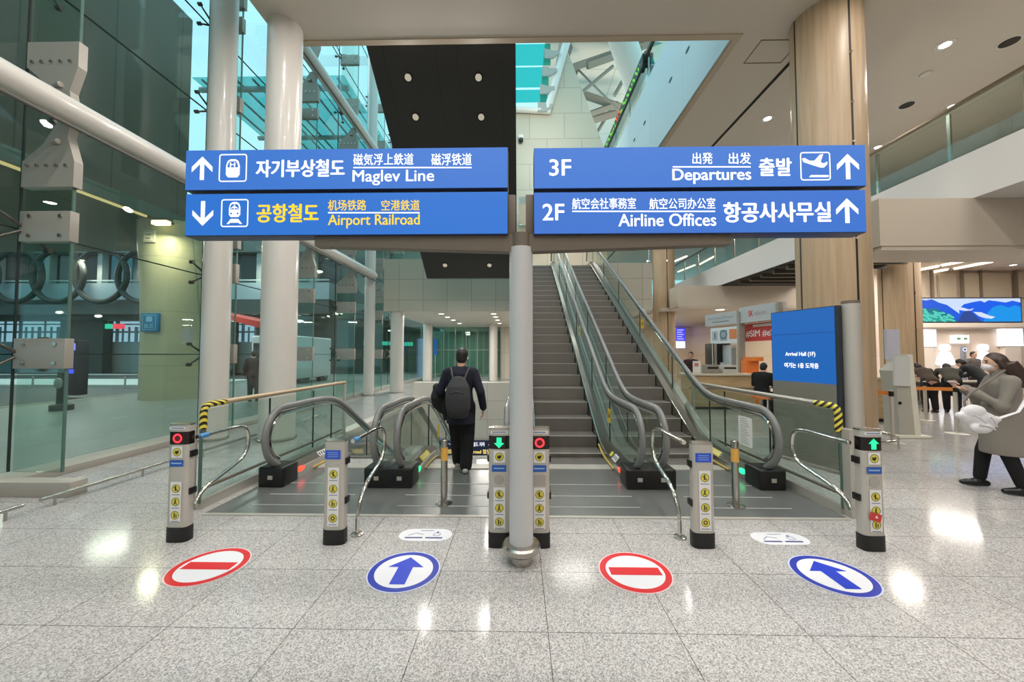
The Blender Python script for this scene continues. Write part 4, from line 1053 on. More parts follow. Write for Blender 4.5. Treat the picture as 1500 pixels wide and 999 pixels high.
sign(271, 744, 280.5, 346, FB2, 'lower left blue sign reading Airport Railroad in yellow', [('공항철도', 377, 467, 299, 326, 1, .035), ('机场铁路', 481, 537, 293, 309, 1, .012), ('空港鉄道', 559, 615, 293, 309, 1, .012), ('Airport Railroad', 481, 615, 314, 335, 1, .014)], fill2)
sign(782, 1267, 212, 277, FB1, 'upper right blue sign reading 3F and Departures', [('3F', 805, 836, 234, 258, 0, .022), ('出発', 1014, 1043, 224, 241, 0, .014), ('出发', 1067, 1099, 224, 241, 0, .014), ('Departures', 985, 1099, 247, 270, 0, .022), ('출발', 1112, 1158, 232, 258, 0, .035)], fill3)
sign(782, 1267, 278, 343.5, (58, 118, 212), 'lower right blue sign reading 2F and Airline Offices', [('2F', 795, 826, 299, 323, 0, .022), ('航空会社事務室', 838, 931, 290, 307, 0, .012), ('航空公司办公室', 951, 1047, 290, 307, 0, .012), ('Airline Offices', 906, 1048, 313, 332, 0, .022), ('항공사사무실', 1060, 1215, 296, 326, 0, .035)], fill4)

# ================================================================== FLOOR STICKERS
M_vin = mat('vinyl_white', (232, 232, 236), .3)
M_red = mat('vinyl_red', (214, 36, 44), .35)
M_blu = mat('vinyl_blue', (34, 60, 196), .35)
def floor_mark(px, py, kind, label):
    p = G(px, py); s = Surf((p.x, p.y, .0008), (1, 0, 0), (0, 1, 0)); R = .262
    t = thing('floor_sticker', (p.x, p.y, 0), label, 'floor sticker', 'round floor stickers')
    m = MB(); s.disc(m, (0, 0), R, .0012, n=56); m.build('disc', mat('vinyl_rim', (236, 206, 206), .35) if kind == 'no' else mat('vinyl_rim_blue', (206, 212, 240), .35), t, smooth=False)
    m = MB(); s.ring(m, (0, 0), R * .80, R * .965, .002, n=56); m.build('ring', M_red if kind == 'no' else mat('ring_blue', (40, 56, 168), .35), t, smooth=False)
    m = MB(); s.disc(m, (0, 0), R * .80, .0022, n=48); m.build('centre', M_vin, t, smooth=False)
    m = MB()
    if kind == 'no': s.poly(m, [(-.185, -.052), (.185, -.052), (.185, .045), (-.185, .045)], .0034); m.build('bar', M_red, t, smooth=False)
    else: s.poly(m, [(-.055, -.17), (.055, -.17), (.055, .04), (.135, .04), (0, .175), (-.135, .04), (-.055, .04)], .0034); m.build('arrow', M_blu, t, smooth=False)
floor_mark(307, 829, 'no', 'leftmost round no-entry floor sticker with a red bar')
floor_mark(592, 836, 'go', 'round floor sticker with a blue arrow left of the sign post')
floor_mark(930, 837, 'no', 'round no-entry floor sticker with a red bar right of the sign post')
floor_mark(1220, 842, 'go', 'rightmost round floor sticker with a blue arrow')
for px, py, lab in ((623.5, 783.5, 'white oval floor sticker with dark drawings in front of the down escalator'), (1142, 789, 'white oval floor sticker with dark drawings in front of the rightmost escalator')):
    p = G(px, py); s = Surf((p.x, p.y, .0008), (1, 0, 0), (0, 1, 0))
    t = thing('safety_sticker', (p.x, p.y, 0), lab, 'floor sticker', 'oval floor stickers')
    m = MB(); s.rrect(m, -.235, -.11, .235, .11, .109, .001); m.build('panel', M_vin, t, smooth=False)
    m = MB(); s.line(m, (-.17, -.055), (-.015, -.055), .022, .002); s.line(m, (.01, -.055), (.16, -.055), .022, .002); s.line(m, (-.06, .075), (.06, .075), .008, .002)
    s.line(m, (-.15, -.02), (-.09, .03), .006, .002); s.line(m, (-.09, .03), (-.02, .0), .006, .002); s.frame(m, .07, -.02, .13, .03, .01, .005, .002); s.disc(m, (.10, .045), .012, .002)
    m.build('drawing', mat('drawing_navy', (70, 72, 130), .5), t, smooth=False)

# ================================================================== INFORMATION PANEL ON POSTS
A = V((4.235, 5.06, 0)); B = V((4.00, 5.95, 0))
s = Surf(B, A - B, (0, 0, 1)); Lw = (A - B).length
t = thing('information_panel', (A + B) / 2, 'blue information panel with white lettering standing between two steel posts', 'information panel')
def slab(name, u0, u1, z0, z1, d0, d1, m_, par, bev=0):
    m = MB(); m.hull([s.at(u0, z0, d0), s.at(u1, z0, d0), s.at(u1, z1, d0), s.at(u0, z1, d0)], [s.at(u0, z0, d1), s.at(u1, z0, d1), s.at(u1, z1, d1), s.at(u0, z1, d1)])
    return m.build(name, m_, par, smooth=False)
slab('frame', -.01, Lw + .035, .06, 2.255, -.09, -.004, mat('panel_frame', (46, 54, 60), .4), t)
bf = slab('blue_face', 0, Lw, 1.195, 2.245, -.02, 0, glow('info_blue', (24, 104, 190), .9), t)
slab('lower_panel', 0, Lw, .06, 1.195, -.02, 0, mat('info_grey', (128, 126, 116), .45), t)
m = MB(); s.text(m, 'Arrival Hall (1F)', .22, 1.56, .66, 1.635, .02, .003); s.text(m, '여기는 1층 도착층', .20, 1.40, .70, 1.475, .03, .003); m.build('lettering', M_lw, t, smooth=False)
m = MB(); s.line(m, (0, 1.90), (Lw, 1.90), .006, .002); m.build('seam', mat('info_seam', (20, 70, 140), .5), t, smooth=False)
for p, z in ((V((4.42, 5.02, 0)), 2.27),):
    m = MB(); m.lathe(p, [(.10, 0), (.10, z)], 36); po = m.build('post', M_alu, t)
    m = MB(); m.lathe(p, [(.097, z), (.097, z + .04)], 36); m.build('post_cap', M_bronze, po)

# ================================================================== RIGHT SIDE: KIOSK, STANCHIONS, COUNTERS
t = thing('self_service_kiosk', (P(1325, 600, 7.45).x, 7.5, 0), 'white self-service kiosk with a tilted screen and a tall back board', 'kiosk')
kx = P(1325, 600, 7.45).x
m = MB()
pts = [(kx - .20, 0), (kx + .14, 0), (kx + .06, 1.5), (kx - .04, 1.5), (kx - .26, 1.28), (kx - .22, .95)]
m.prism([(u, v) for u, v in pts], lambda u, v, d: V((u, d, v)), 7.36, 7.66); m.build('body', mat('kiosk_grey', (178, 176, 164), .4), t)
m = MB(); m.hull([V((kx + .08, 7.34, 0)), V((kx + .19, 7.34, 0)), V((kx + .19, 7.68, 0)), V((kx + .08, 7.68, 0))], [V((kx - .02, 7.34, 1.6)), V((kx + .08, 7.34, 1.6)), V((kx + .08, 7.68, 1.6)), V((kx - .02, 7.68, 1.6))]); m.build('spine', mat('kiosk_cream', (226, 222, 206), .4), t, smooth=False)
m = MB(); m.hull([V((kx - .30, 7.33, 1.0)), V((kx + .0, 7.33, .98)), V((kx + .0, 7.36, .98)), V((kx - .30, 7.36, 1.0))], [V((kx - .26, 7.33, 1.58)), V((kx + .02, 7.33, 1.55)), V((kx + .02, 7.37, 1.55)), V((kx - .26, 7.37, 1.58))]); sc_ = m.build('screen', mat('kiosk_screen', (206, 208, 204), .25), t, smooth=False)
m = MB(); m.tube([V((kx - .18, 7.36, .66)), V((kx - .18, 7.345, .66))], .03, 14); m.build('lock', M_black, t)
m = MB(); m.box((kx - .20, 7.55, 1.5), (kx + .06, 7.60, 2.10)); m.build('back_board', mat('board_lilac', (196, 196, 208), .4), t, smooth=False)
m = MB(); m.box((kx - .30, 7.25, 0), (kx + .30, 7.75, .05), bevel=.015); m.build('foot', mat('kiosk_cream', (226, 222, 206), .4), t)

def stanchion(x, y, label, z=.95, belt=None):
    t = thing('stanchion', (x, y, 0), label, 'stanchion', 'queue stanchions')
    m = MB(); m.lathe((x, y, 0), [(.17, 0), (.17, .012), (.05, .03), (.032, .05), (.032, z), (.001, z + .01)], 28); m.build('post', M_alu, t)
    m = MB(); m.lathe((x, y, z - .11), [(.036, 0), (.036, .09)], 20); m.build('belt_head', M_black, t)
    if belt:
        b = V(belt); a = V((x, y, 0)); d = (b - a).normalized(); n = V((-d.y, d.x, 0)) * .003
        m = MB(); m.hull([a + n + V((0, 0, z - .09)), a - n + V((0, 0, z - .09)), a - n + V((0, 0, z - .02)), a + n + V((0, 0, z - .02))], [b + n + V((0, 0, z - .09)), b - n + V((0, 0, z - .09)), b - n + V((0, 0, z - .02)), b + n + V((0, 0, z - .02))]); m.build('belt', mat('belt_orange', (226, 138, 58), .6), t, smooth=False)
stanchion(8.80, 7.7, 'steel stanchion with an orange belt between the white kiosk and the woman', .95, (8.1, 7.95, 0))
stanchion(6.75, 6.9, 'steel stanchion with an orange belt beside the wood-clad column', .95, (6.25, 7.6, 0))
stanchion(9.8, 9.2, 'steel stanchion further back near the writing desk', .95)

M_counter = wood('counter_oak', (196, 170, 128), (1.5, 9, 9))
t = thing('counter', (8.9, 9.2, 0), 'wooden counter behind the nearest wood-clad column', 'counter')
m = MB(); m.box((8.35, 9.0, .08), (8.95, 9.8, 1.02), bevel=.01); m.build('body', M_counter, t)
m = MB(); m.box((8.3, 8.96, 1.02), (9.0, 9.84, 1.07), bevel=.008); m.build('worktop', mat('counter_top', (216, 206, 186), .3), t)
m = MB(); m.box((8.4, 9.05, 0), (8.9, 9.75, .08)); m.build('plinth', M_black, t, smooth=False)
t = thing('counter', (5.9, 11.2, 0), 'long low wooden counter seen over the right glass balustrade', 'counter')
m = MB(); m.box((4.95, 10.95, .08), (6.85, 11.5, .98), bevel=.01); m.build('body', M_counter, t)
m = MB(); m.box((4.9, 10.9, .98), (6.9, 11.55, 1.03), bevel=.008); m.build('worktop', mat('counter_top', (216, 206, 186), .3), t)
m = MB(); m.box((4.95, 10.93, .60), (6.85, 10.95, .64)); m.build('trim_strip', M_chrome, t, smooth=False)
m = MB(); m.box((5.0, 11.0, 0), (6.8, 11.45, .08)); m.build('plinth', M_black, t, smooth=False)
for (x, y, z, w, d, h, lab, c) in ((5.75, 11.3, 1.03, .38, .3, .26, 'grey box on the long wooden counter', (150, 144, 132)), (6.25, 11.3, 1.03, .42, .3, .25, 'white printer box on the long wooden counter', (206, 202, 194))):
    t = thing('counter_box', (x, y, z), lab, 'box')
    m = MB(); m.box((x - w / 2, y - d / 2, z), (x + w / 2, y + d / 2, z + h), bevel=.01); m.build('body', mat('boxc_%d' % c[0], c, .5), t)
    m = MB(); m.box((x - w / 2 + .03, y - d / 2 - .004, z + h * .55), (x + w / 2 - .03, y - d / 2 + .004, z + h * .75)); m.build('slot', M_black, t, smooth=False)
t = thing('paper_stand', (5.28, 11.2, 1.03), 'white paper stand on the left end of the long wooden counter', 'sign stand')
m = MB(); m.box((5.18, 11.18, 1.05), (5.40, 11.20, 1.40)); m.build('sheet', M_paper, t, smooth=False)
m = MB(); m.box((5.16, 11.12, 1.03), (5.42, 11.26, 1.05)); m.build('foot', M_alu, t, smooth=False)
m = MB(); m.box((5.22, 11.175, 1.24), (5.34, 11.179, 1.34)); m.build('print', mat('print_pink', (206, 130, 120), .6), t, smooth=False)

# shop booths with their hanging signs
def pix_panel(name, y0, y1, pxs, label, cat, m_face, depth=.06, letters=None, lm=None):
    """upright panel whose left end stands at depth y0 and right end at depth y1"""
    (xa, ta, ba), (xb, tb, bb) = pxs
    a0, a1, b0, b1 = P(xa, ba, y0), P(xa, ta, y0), P(xb, bb, y1), P(xb, tb, y1)
    z0 = (a0.z + b0.z) / 2; z1 = (a1.z + b1.z) / 2
    q = Surf(V((a0.x, a0.y, z0)), V((b0.x - a0.x, b0.y - a0.y, 0)), (0, 0, 1)); L = V((b0.x - a0.x, b0.y - a0.y, 0)).length; h = z1 - z0
    t = thing(name, q.at(L / 2, 0, 0), label, cat)
    m = MB(); m.hull([q.at(0, 0, -depth), q.at(L, 0, -depth), q.at(L, h, -depth), q.at(0, h, -depth)], [q.at(0, 0, 0), q.at(L, 0, 0), q.at(L, h, 0), q.at(0, h, 0)]); m.build('board', m_face, t, smooth=False)
    if letters: letters(q, t, L, h)
    return q, t, L, h
M_head = mat('shop_header', (186, 186, 186), .45)
def h1(q, t, L, h):
    m = MB(); q.text(m, 'PSVC Prepaid SIM card', L * .12, h * .45, L * .88, h * .68, .0, .004); q.line(m, (L * .25, h * .28), (L * .78, h * .28), .03, .004); m.build('lettering', mat('header_ink', (120, 124, 132), .6), t, smooth=False)
def h2(q, t, L, h):
    m = MB(); q.text(m, 'SK', L * .26, h * .36, L * .38, h * .72, .03, .004); m.build('lettering', mat('header_red', (206, 62, 62), .6), t, smooth=False)
    m = MB(); q.text(m, 'telecom', L * .42, h * .38, L * .70, h * .66, .0, .004); m.build('lettering', mat('header_grey', (170, 140, 134), .6), t, smooth=False)
pix_panel('shop_sign', 13.5, 12.05, ((1033, 462, 478), (1079, 455, 474)), 'grey hanging shop sign, left of the two above the phone card booths', 'shop sign', M_head, .25, h1)
pix_panel('shop_sign', 12.0, 10.5, ((1083, 450, 473), (1141, 443, 468)), 'grey hanging shop sign with red letters, right of the two above the phone card booths', 'shop sign', M_head, .25, h2)
def r1(q, t, L, h):
    m = MB(); q.text(m, '#SIM #eSIM', L * .06, h * .22, L * .94, h * .62, .02, .004); q.line(m, (L * .25, h * .86), (L * .9, h * .86), h * .14, .004); m.build('lettering', M_paper, t, smooth=False)
pix_panel('banner', 12.2, 10.6, ((1090, 476, 501), (1150, 468, 497)), 'red banner lettered #SIM #eSIM, partly behind the blue information panel', 'banner', mat('banner_red', (206, 62, 56), .5), .03, r1)
def posters(q, t, L, h):
    for k, (u, v, w_, hh, c) in enumerate(((.18, .5, .22, .6, (186, 192, 198)), (.5, .5, .26, .66, (160, 176, 184)), (.84, .55, .26, .6, (226, 138, 84)))):
        m = MB(); q.rrect(m, L * (u - w_ / 2), h * (v - hh / 2), L * (u + w_ / 2), h * (v + hh / 2), .01, .004); pp = m.build('poster', mat('poster_%d' % k, c, .5), t, smooth=False)
    m = MB(); q.ring(m, (L * .5, h * .55), .10, .16, .006); q.line(m, (L * .18, h * .3), (L * .18, h * .7), .06, .006); m.build('drawing', mat('poster_mark', (110, 126, 134), .5), t, smooth=False)
pix_panel('poster_board', 13.2, 12.1, ((1041, 480, 503), (1081, 479, 503)), 'white poster board under the left shop sign', 'poster board', mat('poster_white', (226, 228, 228), .5), .05, posters)
t = thing('booth_post', P(1086, 519, 12.0).xy.to_3d(), 'grey upright post between the two phone card booths', 'post')
p = P(1086, 519, 12.0); m = MB(); m.box((p.x - .09, p.y - .06, 0), (p.x + .09, p.y + .06, 2.95)); m.build('shaft', mat('booth_grey', (160, 158, 148), .4, .2), t, smooth=False)
m = MB(); m.box((p.x - .13, p.y - .1, 0), (p.x + .13, p.y + .1, .03)); m.build('base_plate', M_alu, t, smooth=False)
t = thing('booth_post', P(1138, 500, 10.4).xy.to_3d(), 'grey post at the right end of the phone card booths', 'post')
p = P(1143, 519, 10.45); m = MB(); m.box((p.x - .06, p.y - .06, 0), (p.x + .06, p.y + .06, 3.05)); m.build('shaft', mat('booth_grey', (160, 158, 148), .4, .2), t, smooth=False)
t = thing('equipment_cabinet', P(1055, 560, 13).xy.to_3d(), 'black equipment cabinet with an open front under the poster board', 'cabinet')
a = P(1043, 503, 13.0); b = P(1071, 540, 13.0)
m = MB(); m.box((a.x, 13.0, 0), (b.x, 13.5, a.z), bevel=.01); m.build('body', M_black, t)
for px in (1044, 1047, 1049):
    m = MB(); q = P(px, 519, 12.97); m.box((q.x - .012, 12.95, .6), (q.x + .012, 12.99, a.z)); m.build('upright', M_alu, t, smooth=False)
m = MB(); m.box((a.x + .25, 12.93, 1.0), (b.x - .02, 12.99, 1.32)); m.build('printer', mat('printer_white', (206, 206, 202), .4), t, smooth=False)
t = thing('glass_fridge', P(1074, 560, 12.6).xy.to_3d(), 'pale cabinet with a glazed door right of the black equipment cabinet', 'cabinet')
a = P(1070, 505, 12.5); b = P(1080, 545, 12.5)
m = MB(); m.box((a.x, 12.5, 0), (b.x, 13, a.z), bevel=.02); m.build('body', mat('cab_white', (200, 202, 200), .35), t)
m = MB(); m.box((a.x + .03, 12.485, .5), (b.x - .03, 12.5, a.z - .1)); m.build('door', mat('cab_door', (150, 158, 156), .15), t, smooth=False)
t = thing('orange_stand', P(1100, 540, 11.6).xy.to_3d(), 'orange shop stand behind the seated person in black', 'shop stand')
a = P(1093, 523, 11.6); b = P(1112, 545, 11.6)
m = MB(); m.box((a.x, 11.6, 0), (b.x, 11.9, a.z - .1), bevel=.01); m.build('body', mat('stand_orange', (232, 122, 50), .5), t)
m = MB(); m.box((a.x + .1, 11.5, a.z - .12), (b.x + .08, 11.95, a.z)); m.build('top', mat('stand_orange2', (240, 136, 60), .5), t, smooth=False)
t = thing('stool', (6.35, 9.9, 0), 'orange-seated stool under the seated person in black', 'stool')
m = MB(); m.lathe((6.35, 9.9, 0), [(.2, .44), (.21, .47), (.2, .52), (.001, .53)], 24); m.build('seat', mat('stand_orange', (232, 122, 50), .5), t)
m = MB(); m.lathe((6.35, 9.9, 0), [(.2, 0), (.2, .015), (.03, .03), (.03, .44)], 24); m.build('stem', M_chrome, t)
t = thing('white_table', (6.75, 9.75, 0), 'small white table beside the seated person in black', 'table')
m = MB(); m.box((6.62, 9.4, .70), (7.3, 10.1, .74), bevel=.01); m.build('tabletop', M_paper, t)
for dx, dy in ((.04, .05), (.64, .05), (.04, .65), (.64, .65)):
    m = MB(); m.tube([(6.62 + dx, 9.4 + dy, 0), (6.62 + dx, 9.4 + dy, .7)], .02, 8); m.build('leg', M_chrome, t)
# far left of the shops: lit signs
t = thing('led_sign', P(1001, 490, 22), 'upright glowing blue sign on the far wall behind the escalators', 'sign')
a = P(988, 481, 26.8); b = P(1003, 499, 26.8); m = MB(); m.box((a.x, 26.7, b.z), (b.x, 26.85, a.z)); m.build('housing', glow('led_blue', (70, 70, 235), 1.1), t, smooth=False)
m = MB(); q = Surf((a.x, 26.69, b.z), (1, 0, 0), (0, 0, 1))
for k in range(5): q.line(m, (.12, .12 + k * .16), (b.x - a.x - .12 - .1 * (k % 2), .12 + k * .16), .06, .004)
m.build('lettering', glow('led_pale', (190, 190, 255), 1.2), t, smooth=False)
t = thing('light_box', P(995, 504, 26.8), 'white light box under the glowing blue sign', 'light box')
a = P(987, 500, 26.8); b = P(1002, 510, 26.8); m = MB(); m.box((a.x, 26.6, b.z), (b.x, 26.85, a.z), bevel=.03); m.build('housing', glow('lb_white', (225, 235, 255), 1.3), t)
m = MB(); m.box((a.x - .02, 26.62, b.z - .03), (b.x + .02, 26.86, b.z)); m.build('ledge', M_alu, t, smooth=False)
t = thing('exit_sign', P(938, 490, 24), 'small yellow and black lit sign right of the rightmost escalator', 'sign')
a = P(932, 486, 24); b = P(943, 494, 24); m = MB(); m.box((a.x, 24, b.z), (b.x, 24.1, a.z)); m.build('housing', M_black, t, smooth=False)
m = MB(); q = Surf((a.x, 23.99, b.z), (1, 0, 0), (0, 0, 1)); w = b.x - a.x; h = a.z - b.z; q.line(m, (w * .1, h * .75), (w * .9, h * .75), h * .25, .003); q.line(m, (w * .1, h * .3), (w * .4, h * .3), h * .3, .003); q.line(m, (w * .55, h * .3), (w * .9, h * .3), h * .3, .003); m.build('lettering', glow('exit_yellow', (250, 206, 60), 1.2), t, smooth=False)

# arrivals hall: the mountain screen, lit panels, desk
SYS = 18.15
a = P(1345, 473, SYS); b = P(1491, 436, SYS)
t = thing('video_screen', ((a.x + b.x) / 2, SYS, a.z), 'wide video screen showing blue mountains high on the arrivals wall', 'screen')
m = MB(); m.box((a.x, SYS - .12, a.z), (b.x, SYS + .04, b.z)); m.build('housing', mat('screen_frame', (60, 64, 72), .4), t, smooth=False)
q = Surf((a.x + .05, SYS - .121, a.z + .05), (1, 0, 0), (0, 0, 1)); w = b.x - a.x - .1; h = b.z - a.z - .1
m = MB(); q.poly(m, [(0, 0), (w, 0), (w, h), (0, h)], .001); m.build('picture', glow('scr_sky', (206, 224, 252), 1.0), t, smooth=False)
def ridge(pts, rgb, d, nm):
    m = MB(); q.poly(m, [(0 if pts[0][0] < .02 else pts[0][0] * w, 0)] + [(u * w, v * h) for u, v in pts] + [(pts[-1][0] * w, 0)], d); m.build('picture_layer', glow(nm, rgb, 1.0), t, smooth=False)
ridge([(.38, .55), (.43, .75), (.52, .84), (.60, .9), (.64, .82), (.68, .92), (.76, .88), (.85, .82), (.92, .9), (1, .82)], (24, 96, 236), .002, 's1')
ridge([(.62, .0), (.66, .35), (.72, .62), (.8, .72), (.88, .6), (.94, .7), (1, .62)], (20, 150, 236), .004, 's2')
ridge([(0, .95), (.05, .92), (.11, .97), (.18, .82), (.26, .72), (.33, .5), (.40, .28), (.46, .0)], (26, 92, 222), .003, 's3')
ridge([(0, .62), (.06, .55), (.14, .58), (.22, .42), (.3, .25), (.36, .0)], (16, 120, 140), .005, 's4')
ridge([(0, .35), (.08, .4), (.16, .25), (.24, .18), (.3, .0)], (40, 160, 150), .006, 's5')
ridge([(.36, .0), (.41, .38), (.46, .5), (.5, .42), (.55, .22), (.6, .0)], (44, 74, 150), .007, 's6')
m = MB()
for pts in ([(.33, .64), (.42, .60), (.48, .52), (.53, .58), (.50, .48), (.44, .46), (.38, .50)], [(.52, .42), (.6, .40), (.68, .26), (.74, .2), (.70, .12), (.62, .16), (.57, .24)]): q.poly(m, [(u * w, v * h) for u, v in pts], .008)
m.build('picture_cloud', glow('scr_cloud', (216, 226, 250), 1.0), t, smooth=False)
m = MB()
for k in range(46):
    u = random.random() * .3; v = random.random() * (.5 - u) * 1.2
    if v > 0: q.poly(m, [(u * w, v * h), (u * w + .16, v * h - .05), (u * w + .2, v * h + .02), (u * w + .06, v * h + .07)], .009)
m.build('picture_foliage', glow('scr_leaf', (90, 210, 190), 1.0), t, smooth=False)
t = thing('screen_ledge', P(1420, 476, 18.0), 'pale ledge under the mountain screen', 'ledge')
a = P(1338, 482, 18.15); b = P(1500, 473, 18.15); m = MB(); m.box((a.x, 17.85, a.z + .05), (b.x + 3, 18.195, b.z - .02), bevel=.02); m.build('board', mat('ledge_white', (232, 220, 206), .4), t)
m = MB(); m.box((a.x + .1, 17.9, a.z), (b.x + 2.9, 18.15, a.z + .05)); m.build('under_strip', mat('ledge_underside', (200, 186, 172), .5), t, smooth=False)  # narrower strip below the ledge, in a slightly darker cream
for (x0, y0, x1, y1, lab) in ((1347, 483, 1367, 508, 'left bright white light panel under the mountain screen'), (1465, 478, 1493, 507, 'right bright white light panel under the mountain screen')):
    a = P(x0, y1, 18.1); b = P(x1, y0, 18.1)
    t = thing('backlit_board', ((a.x + b.x) / 2, 18.1, a.z), lab, 'light panel', 'bright light panels')
    m = MB(); m.box((a.x, 17.98, a.z), (b.x, 18.2, b.z)); m.build('diffuser', glow('panel_white', (244, 248, 255), 1.6), t, smooth=False)
    m = MB(); m.box((a.x - .03, 18.0, a.z - .04), (b.x + .03, 18.2, a.z)); m.build('frame', M_alu, t, smooth=False)
    m = MB(); m.box((a.x + .1, 18.0, 0), (b.x - .1, 18.2, a.z - .04)); m.build('lower_panel', mat('panel_cream', (238, 226, 214), .4), t, smooth=False)
for px, lab, sk in ((1385, 'left glowing white restroom figure on the arrivals wall', 1.0), (1441, 'right glowing white restroom figure on the arrivals wall', .8)):
    c = P(px, 541, 18.1); k = 18.1 / 545
    t = thing('restroom_figure', c, lab, 'sign', 'glowing restroom figures')
    q = Surf((c.x, 18.05, c.z), (1, 0, 0), (0, 0, 1)); m = MB()
    m.prism([(5 * math.cos(a_ * PI / 10) * k, (31 + 5 * math.sin(a_ * PI / 10)) * k) for a_ in range(20)], lambda u, v, d: q.at(u, v, d), -.16, .06); m.build('head', glow('figure_white', (246, 248, 255), 1.5), t)
    m = MB(); m.prism([(x_ * k * sk, y_ * k) for x_, y_ in ((-4, 25), (4, 25), (8, 18), (11, 8), (8, 6), (4, 14), (3, 0), (-3, 0), (-4, 14), (-8, 6), (-11, 8), (-8, 18))], lambda u, v, d: q.at(u, v, d), -.16, .06); m.build('body', glow('figure_white', (246, 248, 255), 1.5), t)
a = P(1395, 503, 18.1); b = P(1416, 491, 18.1)
t = thing('guide_sign', ((a.x + b.x) / 2, 18.1, a.z), 'small white lit sign between the two glowing restroom figures', 'sign')
m = MB(); m.box((a.x, 18.0, a.z), (b.x, 18.2, b.z)); m.build('face', glow('panel_white2', (248, 250, 248), 1.3), t, smooth=False)
q = Surf((a.x, 17.995, a.z), (1, 0, 0), (0, 0, 1)); m = MB(); q.line(m, (.1, .22), (.28, .22), .1, .003); q.line(m, (.42, .22), (.58, .22), .1, .003); m.build('mark', mat('mark_green', (120, 170, 120), .5), t, smooth=False)
t = thing('info_stand', P(1411, 585, 13.2), 'slim grey stand with a round blue mark behind the leaning people', 'sign stand')
a = P(1408, 507, 13.4); b = P(1415, 560, 13.4); m = MB(); m.box((a.x, 13.35, 0), (b.x, 13.45, a.z), bevel=.01); m.build('board', mat('stand_grey', (150, 154, 170), .4), t)
q = Surf(((a.x + b.x) / 2, 13.345, a.z - .12), (1, 0, 0), (0, 0, 1)); m = MB(); q.disc(m, (0, 0), .075, .002); di = m.build('disc', glow('info_white', (240, 244, 255), 1.1), t, smooth=False)
m = MB(); q.disc(m, (0, 0), .04, .004); m.build('mark', mat('mark_blue', (50, 90, 200), .5), t, smooth=False)
t = thing('writing_desk', (13.6, 11.5, 0), 'long writing desk the people are leaning over', 'desk')
m = MB(); m.box((12.0, 11.1, .76), (15.6, 11.85, .80), bevel=.01); m.build('tabletop', mat('desk_top', (150, 138, 120), .3), t)
m = MB(); m.box((12.1, 11.15, .62), (15.5, 11.8, .76)); m.build('apron', mat('desk_dark', (70, 64, 56), .5), t, smooth=False)
for dx, dy in ((12.2, 11.2), (15.4, 11.2), (12.2, 11.75), (15.4, 11.75)):
    m = MB(); m.tube([(dx, dy, 0), (dx, dy, .62)], .03, 10); m.build('leg', M_chrome, t)
for (px, py, lab) in ((1484, 388, 'small bright ceiling spot at the far right of the arrivals ceiling'),):
    downlight(G(px, py, 5.62), .14, lab, 'arrivals spots')
# glazed band over the arrivals wall
a = P(1340, 436, 18.1); b = P(1500, 402, 18.1)
m = MB()
for px, w_, c in ((1340, 14, (190, 176, 150)), (1376, 22, (206, 190, 170)), (1412, 22, (150, 144, 128)), (1438, 40, (196, 192, 176)), (1490, 22, (150, 132, 104))):
    p0 = P(px, 436, 18.1); p1 = P(px + w_, 400, 18.1); m.box((p0.x, 18.06, p0.z), (p1.x, 18.16, min(p1.z, 5.6)))
struct('trim_8', m, mat('upper_panel', (186, 172, 150), .35), smooth=False)
m = MB()
for px in (1340, 1366, 1410, 1437, 1489): p0 = P(px, 436, 18.05); m.box((p0.x - .05, 18.0, p0.z), (p0.x + .05, 18.1, 5.6))
struct('trim_9', m, mat('upper_mullion', (120, 108, 90), .4), smooth=False)

# directions board at the bottom of the stair well
a = P(683, 666, 12.45); b = P(746, 645, 12.45)
t = thing('well_sign', ((a.x + b.x) / 2, 12.4, a.z), 'dark lit direction board at the bottom of the stair well behind the man', 'direction sign')
m = MB(); m.box((a.x - .6, 12.36, a.z), (b.x + .1, 12.49, b.z)); m.build('housing', mat('board_navy', (36, 38, 74), .4), t, smooth=False)
q = Surf((a.x, 12.355, a.z), (1, 0, 0), (0, 0, 1)); h = b.z - a.z
m = MB(); q.text(m, '공항철도 지하', .05, h * .62, .62, h * .92, .02, .003); q.text(m, 'Airport', .74, h * .66, 1.3, h * .88, .02, .003); m.build('lettering', glow('board_white', (236, 240, 255), 1.3), t, smooth=False)
m = MB(); q.text(m, 'Railroad 철도', .05, h * .12, .8, h * .42, .02, .003); q.line(m, (.95, h * .27), (1.3, h * .27), h * .3, .003); m.build('lettering', glow('board_yellow', (250, 220, 120), 1.2), t, smooth=False)

# small camera dome on the tiled wall
c = P(763, 204, 19.96); t = thing('camera_dome', c, 'small dark camera dome on the tall tiled wall between the signs', 'security camera')
m = MB(); m.ball(c + V((0, -.12, -.12)), (.14, .14, .14), 14); m.build('dome', M_black, t)
m = MB(); m.box((c.x - .12, c.y - .2, c.z - .02), (c.x + .12, c.y + .05, c.z + .16), bevel=.03); m.build('bracket', M_white, t)
# little teal lamp on the second wood column and between signs
for p_, lab in ((P(763, 328, 19.93), 'small teal and white glowing lamp seen in the gap between the signs'),):
    t = thing('indicator_lamp', p_, lab, 'lamp'); m = MB(); m.box(tuple(p_ - V((.09, .04, .07))), tuple(p_ + V((.09, .04, .07))), bevel=.02); m.build('housing', glow('teal_lamp', (120, 245, 235), 1.5), t)
    m = MB(); m.box(tuple(p_ + V((-.11, .03, -.09))), tuple(p_ + V((.11, .07, .09)))); m.build('back_plate', M_bronze, t, smooth=False)

